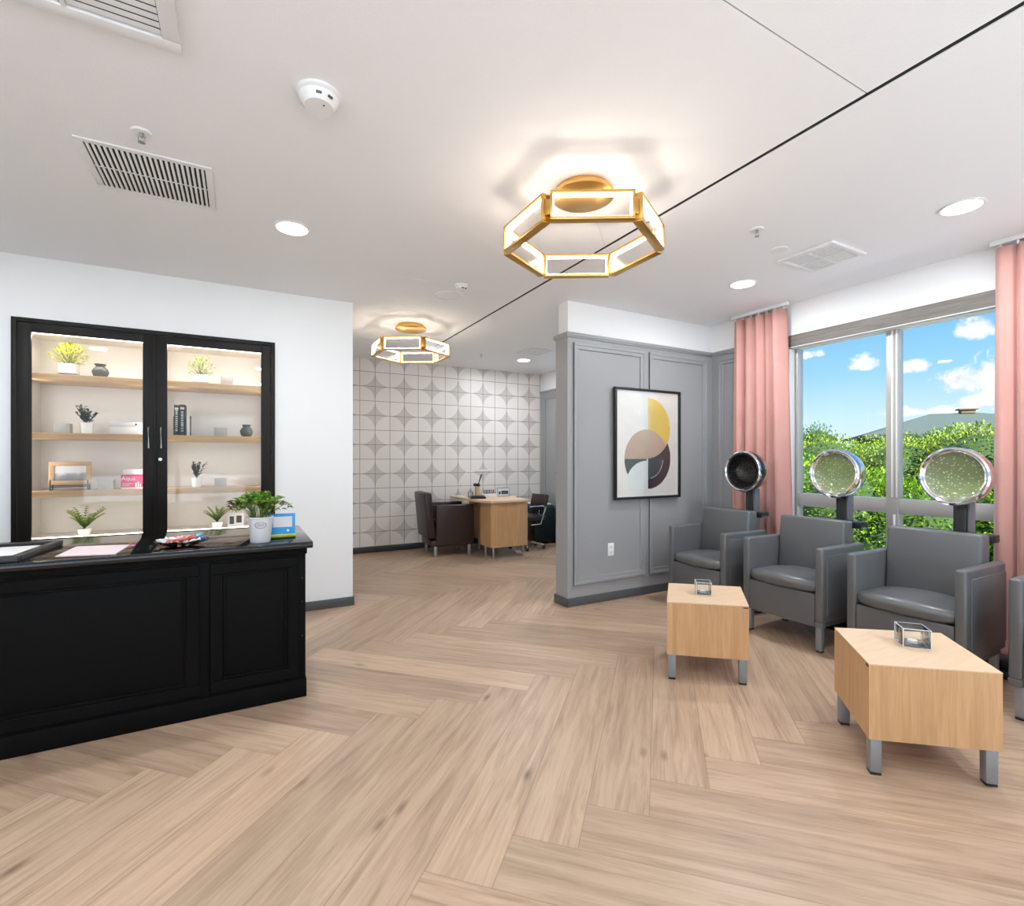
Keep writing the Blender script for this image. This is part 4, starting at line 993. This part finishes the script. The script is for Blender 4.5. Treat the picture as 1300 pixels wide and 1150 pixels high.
# nail polish rack
t = thing('bottle_rack', 'small white rack for nail polish on manicure desk', 'rack', (3.16, 6.50, DT)); b = B(); b.box(-.11, .11, -.03, .03, 0, .006, .001); b.box(-.11, .11, -.03, -.025, .006, .05, .001); b.box(-.11, .11, .025, .03, .006, .06, .001); b.build('tray', TRIMW, t)
pc = [((.08, .06, .22), 'dark violet'), ((.02, .04, .16), 'navy'), ((.02, .04, .16), 'navy'), ((.45, .02, .04), 'red'), ((.50, .03, .05), 'red'), ((.55, .10, .12), 'coral'), ((.6, .25, .25), 'pink')]
for i, (c, n) in enumerate(pc):
    q = thing('polish_bottle', n+' nail polish bottle in the small white rack', 'bottle', (3.075+.029*i, 6.50, DT+.0065), group=n+' nail polish bottles in rack')
    b = B(); b.cyl((0, 0, 0), .012, .05, 12); b.build('bottle', mat(n+' polish', c, .2), q); b = B(); b.cyl((0, 0, .0502), .008, .048, 12, r2=.006); b.build('cap', BLACKP if i % 2 else mat(n+' cap', c, .3), q)
t = thing('desk_sign', 'small framed grey card standing on the manicure desk', 'sign', (3.39, 6.50, DT)); b = B(); m = RX(-.15)
for a in ((-.10, .10, 0, .012), (-.10, .10, .118, .13), (-.10, -.09, .012, .118), (.09, .10, .012, .118)): b.box(a[0], a[1], -.004, .004, a[2], a[3], .001, m=m)
b.box(-.015, .015, .004, .05, 0, .003); b.build('frame', STEEL, t); b = B(); b.box(-.09, .09, -.001, .002, .012, .118, m=m); b.build('card', PAPER, t)
b = B(); b.box(-.08, -.045, -.002, -.001, .03, .075, m=m); b.box(-.035, .08, -.002, -.001, .03, .085, m=m); b.build('printed_blocks', GREYV, t)
t = thing('desk_lamp', 'thin white arched lamp over the manicure desk', 'lamp', (2.80, 6.72, DT)); b = B(); b.cyl((0, 0, 0), .05, .012, 20); b.build('base', TRIMW, t)
b = B(); b.tube([(0, 0, .01), (.0, 0, .18), (.03, 0, .30), (.10, 0, .365), (.30, 0, .385), (.44, 0, .385)], .006, 8); b.build('arm', TRIMW, t); b = B(); b.box(.24, .52, -.02, .02, .372, .388, .004); b.build('lamp_head', TRIMW, t)
# technician chair
t = thing('task_chair', 'brown task chair with chrome arms behind manicure desk', 'chair', (3.72, 6.40, 0), R(10))
b = B(); b.box(-.23, .20, -.22, .22, .43, .50, .03, 3); b.build('seat', BROWN, t)
b = B(); b.box(-.03, .03, -.17, .17, 0, .24, .02, 3, m=T(.22, 0, .56) @ RY(.25) @ RZ(0)); b.build('backrest', BROWN, t)
for s in (-1, 1): a = B(); a.tube([(-.16, s*.25, .64), (.10, s*.25, .64), (.16, s*.25, .62), (.06, s*.25, .38), (-.08, s*.20, .37)], .011, 8); a.build('armrest', CHROME, t)
b = B(); b.cyl((0, 0, .09), .025, .34, 14); b.box(.12, .24, -.02, .02, .44, .46, .004); b.tube([(.2, 0, .45), (.25, 0, .5), (.25, 0, .62)], .012, 8); b.build('gas_lift', CHROME, t)
for k in range(5):
    a = k*2*PI/5+.3; l = B(); l.tube([(0, 0, .10), (math.cos(a)*.26, math.sin(a)*.26, .065)], .014, 8); lo = l.build('star_leg', CHROME, t)
    c = B(); c.cyl((0, 0, -.012), .026, .024, 16, m=T(math.cos(a)*.26, math.sin(a)*.26, .027) @ RZ(a) @ RX(PI/2)); c.build('caster', BLACKP, lo)
t = thing('storage_cart', 'dark green black cabinet behind task chair by grey wall', 'cabinet', (4.16, 6.80, 0)); TEAL = mat('dark teal vinyl', (.008, .02, .020), .3)
b = B(); b.box(-.20, .19, -.24, .24, .03, .60, .05, 4); b.build('body', TEAL, t); b = B(); b.box(-.14, .14, -.18, .18, .601, .625, .008); b.build('top_pad', TRIMW, t)
for x in (-.14, .14):
    for y in (-.18, .18): c = B(); c.cyl((x, y, 0), .02, .03, 12); c.build('foot', BLACKP, t)
t = thing('wavy_floor_vase', 'tall wavy black floor vase against far grey wall', 'vase', (4.22, 6.26, 0)); b = B(); bm = b.bm; rings = []
for i in range(41):
    z = 1.12*i/40; off = .035*math.sin(z*7.2+.6); r_ = .055+.012*math.sin(z*5)+(.035*max(0, (z-1.03)/.09)); rings.append([bm.verts.new((off+r_*math.cos(2*PI*k/20), .8*off+r_*math.sin(2*PI*k/20), z)) for k in range(20)])
for A_, B_ in zip(rings, rings[1:]):
    for k in range(20): f = bm.faces.new((A_[k], A_[(k+1) % 20], B_[(k+1) % 20], B_[k])); f.smooth = True
bm.faces.new(rings[0][::-1]); bm.faces.new(rings[-1]); b.build('body', mat('gloss black ceramic', (.008, .009, .011), .15), t)
b = B(); ring(b, 6.42, 7.05, .19, 2.372, .06, lambda u, n, z: (XR-n, u, z)); b.box(XR-.02, XR-.001, 6.36, YF-.001, 2.425, 2.457, .004); struct('trim_4', b, W_GRAY)

# ------------------------------------------------------------------ outdoors
GR = mat('lawn grass', (.05, .11, .012), .9, var=.4, vscale=2)
b = B(); b.box(XR+.6, 90, -45, 90, -1.3, -1.0); struct('ground_outside', b, GR)
BOUNCE_SLAB = mat('pale bounce slab', (.72, .74, .78), .8, var=.05)
b = B(); b.box(-40, XL-.2, -45, 40, -.4, -.15); b.box(XL-.2, XR+.6, -45, YB-.2, -.4, -.15); struct('bounce_slab_rear', b, BOUNCE_SLAB)  # unseen ground added to reflect sun through the rear windows
b = B(); b.box(XR+.45, 7.2, -12, 20, -.4, -.15); struct('bounce_slab_window', b, BOUNCE_SLAB)  # unseen slab added below the window to reflect sun onto the ceiling
BUSHCOLS = [(.04, .10, .008), (.10, .22, .010), (.19, .34, .014), (.30, .44, .022)]
LF_B1 = leafmat('bright bush leaves', BUSHCOLS, .6, .35)
LF_B2 = leafmat('yellow green bush leaves', [(.05, .10, .01), (.14, .23, .015), (.25, .34, .03), (.36, .42, .06)], .6, .35)
LF_T = leafmat('tree leaves', [(.015, .05, .012), (.03, .10, .018), (.06, .17, .025), (.11, .24, .03)], .6, .3)
BARK = mat('bark', (.10, .07, .045), .9)
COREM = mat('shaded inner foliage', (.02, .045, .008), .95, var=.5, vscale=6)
def bush_mesh(seed, n, leaf, m, squash=1.):
    rnd = random.Random(seed); lobes = [(Vector((rnd.uniform(-.55, .55), rnd.uniform(-.55, .55), rnd.uniform(.45, .78))), rnd.uniform(.30, .46)) for _ in range(9)] + [(Vector((0, 0, .5)), .6)]
    its = []
    while len(its) < n:
        c, r_ = rnd.choice(lobes); a = rnd.uniform(0, 2*PI); z = rnd.uniform(-.8, 1); q = math.sqrt(1-z*z); d = Vector((q*math.cos(a), q*math.sin(a), z)); p = c + d*r_*rnd.uniform(.82, 1.10)
        if p.z < .02: continue
        dd = (d + Vector((rnd.uniform(-.8, .8), rnd.uniform(-.8, .8), rnd.uniform(-.5, .8)))).normalized()
        its.append((p, dd, leaf*rnd.uniform(.6, 1.3), leaf*.6*rnd.uniform(.7, 1.2), min(1, max(0, rnd.gauss(.55, .25)))))
    return its, lobes
def bush_thing(name, label, cat, seed, loc, sc, n, leaf, m, trunk=False, group=None):
    t = thing(name, label, cat, loc, group=group); t.scale = sc; its, lobes = bush_mesh(seed, n, leaf, m); leaves_mesh('foliage', its, m, t)
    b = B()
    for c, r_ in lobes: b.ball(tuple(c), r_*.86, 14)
    b.build('shaded_core', COREM, t); b = B(); b.cyl((0, 0, 0), .04, .35, 8); b.build('trunk', BARK, t); return t  # solid core blocks gaps between leaves, inner shade put into its dark colour
NB = 22000
p1 = bush_thing('bush', 'bright green bush outside the window, lowest row', 'bush', 21, (9.0, 5.9, -1.0), (1.7, 1.7, 1.95), NB, .036, LF_B1, group='bright green hedge bushes nearest the window')
p2 = bush_thing('bush', 'yellow green bush outside, in the taller second row', 'bush', 22, (12.5, 6.0, -1.0), (2.4, 2.4, 2.45), NB, .027, LF_B2, group='yellow green bushes in second row outside')
rnd = random.Random(8)
for k, y in enumerate((-4.5, -2.9, -1.3, .2, 1.6, 3.0, 4.4, 7.4, 9.0)):
    d = dup(p1, (9.0+rnd.uniform(-.4, .4), y, -1.0), rnd.uniform(0, 6)); d.scale = (1.6, 1.6, 1.9+rnd.uniform(-.12, .12))
p1['label'] = 'bright green bush in the row nearest the window outside'
for o in bpy.data.objects:
    if o.get('group') == 'bright green hedge bushes nearest the window': o['label'] = 'bright green bush in the row nearest the window outside'
for k, (x, y, s) in enumerate(((12.6, -5, 2.6), (12.4, -2.2, 2.6), (12.8, .4, 2.7), (12.5, 3.0, 2.6), (12.8, 9.2, 2.4), (13.4, 12.4, 2.5))):
    d = dup(p2, (x, y, -1.0), rnd.uniform(0, 6)); d.scale = (2.3, 2.3, s)
for o in bpy.data.objects:
    if o.get('group') == 'yellow green bushes in second row outside': o['label'] = 'yellow green bush in the taller row behind the nearest bushes'
tr = bush_thing('tree', 'dark green tree rising above bushes beside the left curtain', 'tree', 31, (21.0, 12.6, -1.0), (2.0, 2.0, 3.25), 12000, .035, LF_T)
for (x, y, sx, sz, lb) in ((23, 12.6, 1.3, 2.5, 'rounded green tree just right of the darkest tree outside'), (30, 13.2, 2.8, 3.4, 'tall olive green tree before the house roof on the right'), (26, 7.4, 3.0, 3.2, 'green tree partly hidden by the right pink curtain')):
    d = dup(tr, (x, y, -1.0), rnd.uniform(0, 6), lb); d.scale = (sx, sx, sz)
    if 'olive' in lb or 'partly' in lb:
        for ch in d.children:
            pass
# conifer tips
CON = leafmat('dark conifer needles', [(.01, .03, .012), (.02, .06, .02), (.04, .09, .03)], .7, .1)
its = []; rnd = random.Random(44)
for i in range(2600):
    z = rnd.random()**.8; r_ = .28*(1-z)*rnd.uniform(.6, 1); a = rnd.uniform(0, 2*PI); its.append((Vector((r_*math.cos(a), r_*math.sin(a), .12+.88*z)), Vector((math.cos(a), math.sin(a), -.25)), .07, .03, rnd.random()))
cf = thing('conifer', 'small dark conifer tip left of the house outside', 'tree', (36, 19.6, -1.0)); cf.scale = (2.2, 2.2, 3.9); leaves_mesh('foliage', its, CON, cf); b = B(); b.cyl((0, 0, 0), .03, .5, 8); b.build('trunk', BARK, cf)
# house
hd = 35.; s_, c_ = math.sin(R(28.5)), math.cos(R(28.5)); ha = R(28.5+26); ctr = (38.9+6.9*math.cos(ha)+4*math.sin(ha), 18.45-6.9*math.sin(ha)+4*math.cos(ha))
hs = thing('house', 'cream house with low grey green hipped roof beyond the bushes', 'house', (ctr[0], ctr[1], -1.0), -ha)
WALLC = mat('cream stucco', (.20, .175, .13), .8, var=.06); ROOFM = mat('grey green shingles', (.045, .062, .055), .8, bump=.5, bscale=8, var=.25, vscale=10)
b = B(); b.box(-6.9, 6.9, -4, 4, 0, 3.95); b.build('wall', WALLC, hs)
b = B(); bm = b.bm; e = [(-7.7, -4.8, 3.95), (7.7, -4.8, 3.95), (7.7, 4.8, 3.95), (-7.7, 4.8, 3.95)]; rr = [(-2.9, 0, 5.65), (-.2, 0, 5.65)]
for P_ in ([e[0], e[1], rr[1], rr[0]], [e[1], e[2], rr[1]], [e[2], e[3], rr[0], rr[1]], [e[3], e[0], rr[0]], [e[3], e[2], e[1], e[0]]): b.face(P_)
b.build('roof', ROOFM, hs, angle=0); b = B(); b.box(-7.7, 7.7, -4.86, -4.8, 3.78, 4.0); b.box(-7.76, -7.7, -4.8, 4.8, 3.78, 4.0); b.build('fascia', mat('dark fascia', (.05, .045, .04), .6), hs)
b = B(); b.box(-1.2, -.4, -.3, .3, 5.6, 5.85, .02); b.box(-1.35, -.25, -.4, .4, 5.85, 5.95, .02); b.build('roof_cowl', mat('brown cowl', (.12, .08, .05), .7), hs)
for x in (-6.2, -4.4, -2.2, 0.5, 3.0, 5.2):
    f = B(); f.box(x-.5, x+.5, -4.05, -4.0, 2.35, 3.55, .01); fo = f.build('window', mat('white window frame', (.5, .5, .48), .5), hs); g = B(); g.box(x-.42, x+.42, -4.07, -4.052, 2.43, 3.47); g.build('pane', mat('dark window glass', (.05, .07, .08), .1), fo)

# ------------------------------------------------------------------ sky, sun
wd = bpy.data.worlds.new('sky'); S.world = wd; wd.use_nodes = True; nt = wd.node_tree; bg = nt.nodes['Background']
tc = nt.nodes.new('ShaderNodeTexCoord'); sp = nt.nodes.new('ShaderNodeSeparateXYZ'); nt.links.new(tc.outputs['Generated'], sp.inputs[0])
sky = ramp(nt, sp.outputs[2], [(0.0, (.78, .90, .97)), (.07, (.62, .84, 1.)), (.14, (.36, .68, 1.)), (.24, (.18, .52, 1.)), (.6, (.10, .32, .85))])
nz = nt.nodes.new('ShaderNodeTexNoise'); nz.inputs['Scale'].default_value = 26; nz.inputs['Detail'].default_value = 7; nz.inputs['Roughness'].default_value = .6; nt.links.new(tc.outputs['Generated'], nz.inputs['Vector'])
acc = None
az0 = math.atan2(.434, .8879)
for (x, y, z, sa, sz_, k) in ((.8461, .5034, .1754, .016, .010, 1), (.854, .4895, .1763, .020, .010, 1), (.8879, .434, .1529, .030, .017, 1), (.9138, .3803, .1426, .022, .017, 1), (.9338, .3049, .1874, .030, .024, 1.1),
                              (.9412, .3188, .1119, .052, .030, 1.1), (.9279, .3658, .0726, .09, .012, .7), (.9478, .3077, .0835, .05, .014, .9), (.9094, .3585, .2109, .03, .009, .7), (.80, .58, .10, .06, .02, .8), (.97, .1, .17, .07, .03, 1.), (.99, -.15, .12, .09, .03, 1.), (.75, -.6, .2, .12, .05, 1), (-.5, -.8, .3, .3, .1, 1)):
    az = math.atan2(y, x)
    A_ = M2(nt, 'DIVIDE', M2(nt, 'SUBTRACT', M2(nt, 'ARCTAN2', sp.outputs[1], sp.outputs[0]), az), sa); Z_ = M2(nt, 'DIVIDE', M2(nt, 'SUBTRACT', sp.outputs[2], z), sz_)
    Zf = M2(nt, 'MULTIPLY', Z_, M2(nt, 'ADD', 1.0, M2(nt, 'MULTIPLY', M2(nt, 'LESS_THAN', Z_, 0), .6)))
    d = M2(nt, 'SUBTRACT', 1, M2(nt, 'SQRT', M2(nt, 'ADD', M2(nt, 'MULTIPLY', A_, A_), M2(nt, 'MULTIPLY', Zf, Zf)))); d = M2(nt, 'MULTIPLY', M2(nt, 'MAXIMUM', d, -1), k)
    acc = d if acc is None else M2(nt, 'MAXIMUM', acc, d)
cl = M2(nt, 'ADD', acc, M2(nt, 'MULTIPLY', M2(nt, 'SUBTRACT', nz.outputs['Fac'], .5), 2.6))
mr = nt.nodes.new('ShaderNodeMapRange'); mr.interpolation_type = 'SMOOTHSTEP'; nt.links.new(cl, mr.inputs[0]); mr.inputs[1].default_value = .05; mr.inputs[2].default_value = .55
cc = ramp(nt, nz.outputs['Fac'], [(.35, (.78, .82, .90)), (.55, (1, 1, 1))])
nt.links.new(mixc(nt, mr.outputs[0], sky, cc), bg.inputs['Color']); bg.inputs['Strength'].default_value = 1.0
su = bpy.data.lights.new('sun', 'SUN'); su.energy = 19; su.angle = .009; su.color = (1, .98, .95); so = bpy.data.objects.new('sun', su); COL.objects.link(so)
so.rotation_euler = Vector((-.26, -.72, .70)).to_track_quat('Z', 'Y').to_euler()

# ------------------------------------------------------------------ room lamps (the light of the seen and added fittings)
def area(name, loc, size, power, col=(1, .97, .93), rot=(0, 0, 0), shape='DISK', size_y=None, spread=PI):
    l = bpy.data.lights.new(name, 'AREA'); l.energy = power; l.size = size; l.color = col; l.shape = shape; l.spread = spread
    if size_y: l.size_y = size_y
    o = bpy.data.objects.new(name, l); COL.objects.link(o); o.location = loc; o.rotation_euler = rot; return o
for o in list(bpy.data.objects):
    if o.name.startswith('downlight') and o.parent is None:
        area('downlight_lamp', (o.location.x, o.location.y, o.location.z-.014), .17, 16.5 if o.location.x > 1 else 13, (.87, .945, 1.))
for a0, a1 in ((x0+.07, -.60), (-.56, x1-.07)):
    for xs, sg in ((a0-.005, 1), (a1+.005, -1)): area('cabinet_side_lamp', (xs, YC+.055, 1.48), 1.35, 1.7, (1, .96, .91), (0, -sg*PI/2, 0), 'RECTANGLE', .012)
    area('cabinet_lamp', ((-1.361-.58)/2 if a0 < -1 else (-.58+.217)/2, YC+.075, 2.205), .62, 2.6, (1, .94, .87), (-.30, 0, 0), 'RECTANGLE', .02)
# ------------------------------------------------------------------ camera
cd = bpy.data.cameras.new('camera'); cam = bpy.data.objects.new('camera', cd); COL.objects.link(cam)
cam.location = (0, 0, 1.32); cam.rotation_euler = (PI/2, 0, -R(28.5)); cd.sensor_width = 36; cd.sensor_fit = 'HORIZONTAL'; cd.lens = 36*632/1300; cd.shift_y = 8/1300; cd.clip_start = .05; cd.clip_end = 300
S.camera = cam
S.view_settings.view_transform = 'Standard'; S.view_settings.look = 'None'; S.view_settings.gamma = 1; S.view_settings.use_curve_mapping = False; S.view_settings.exposure = 0.15
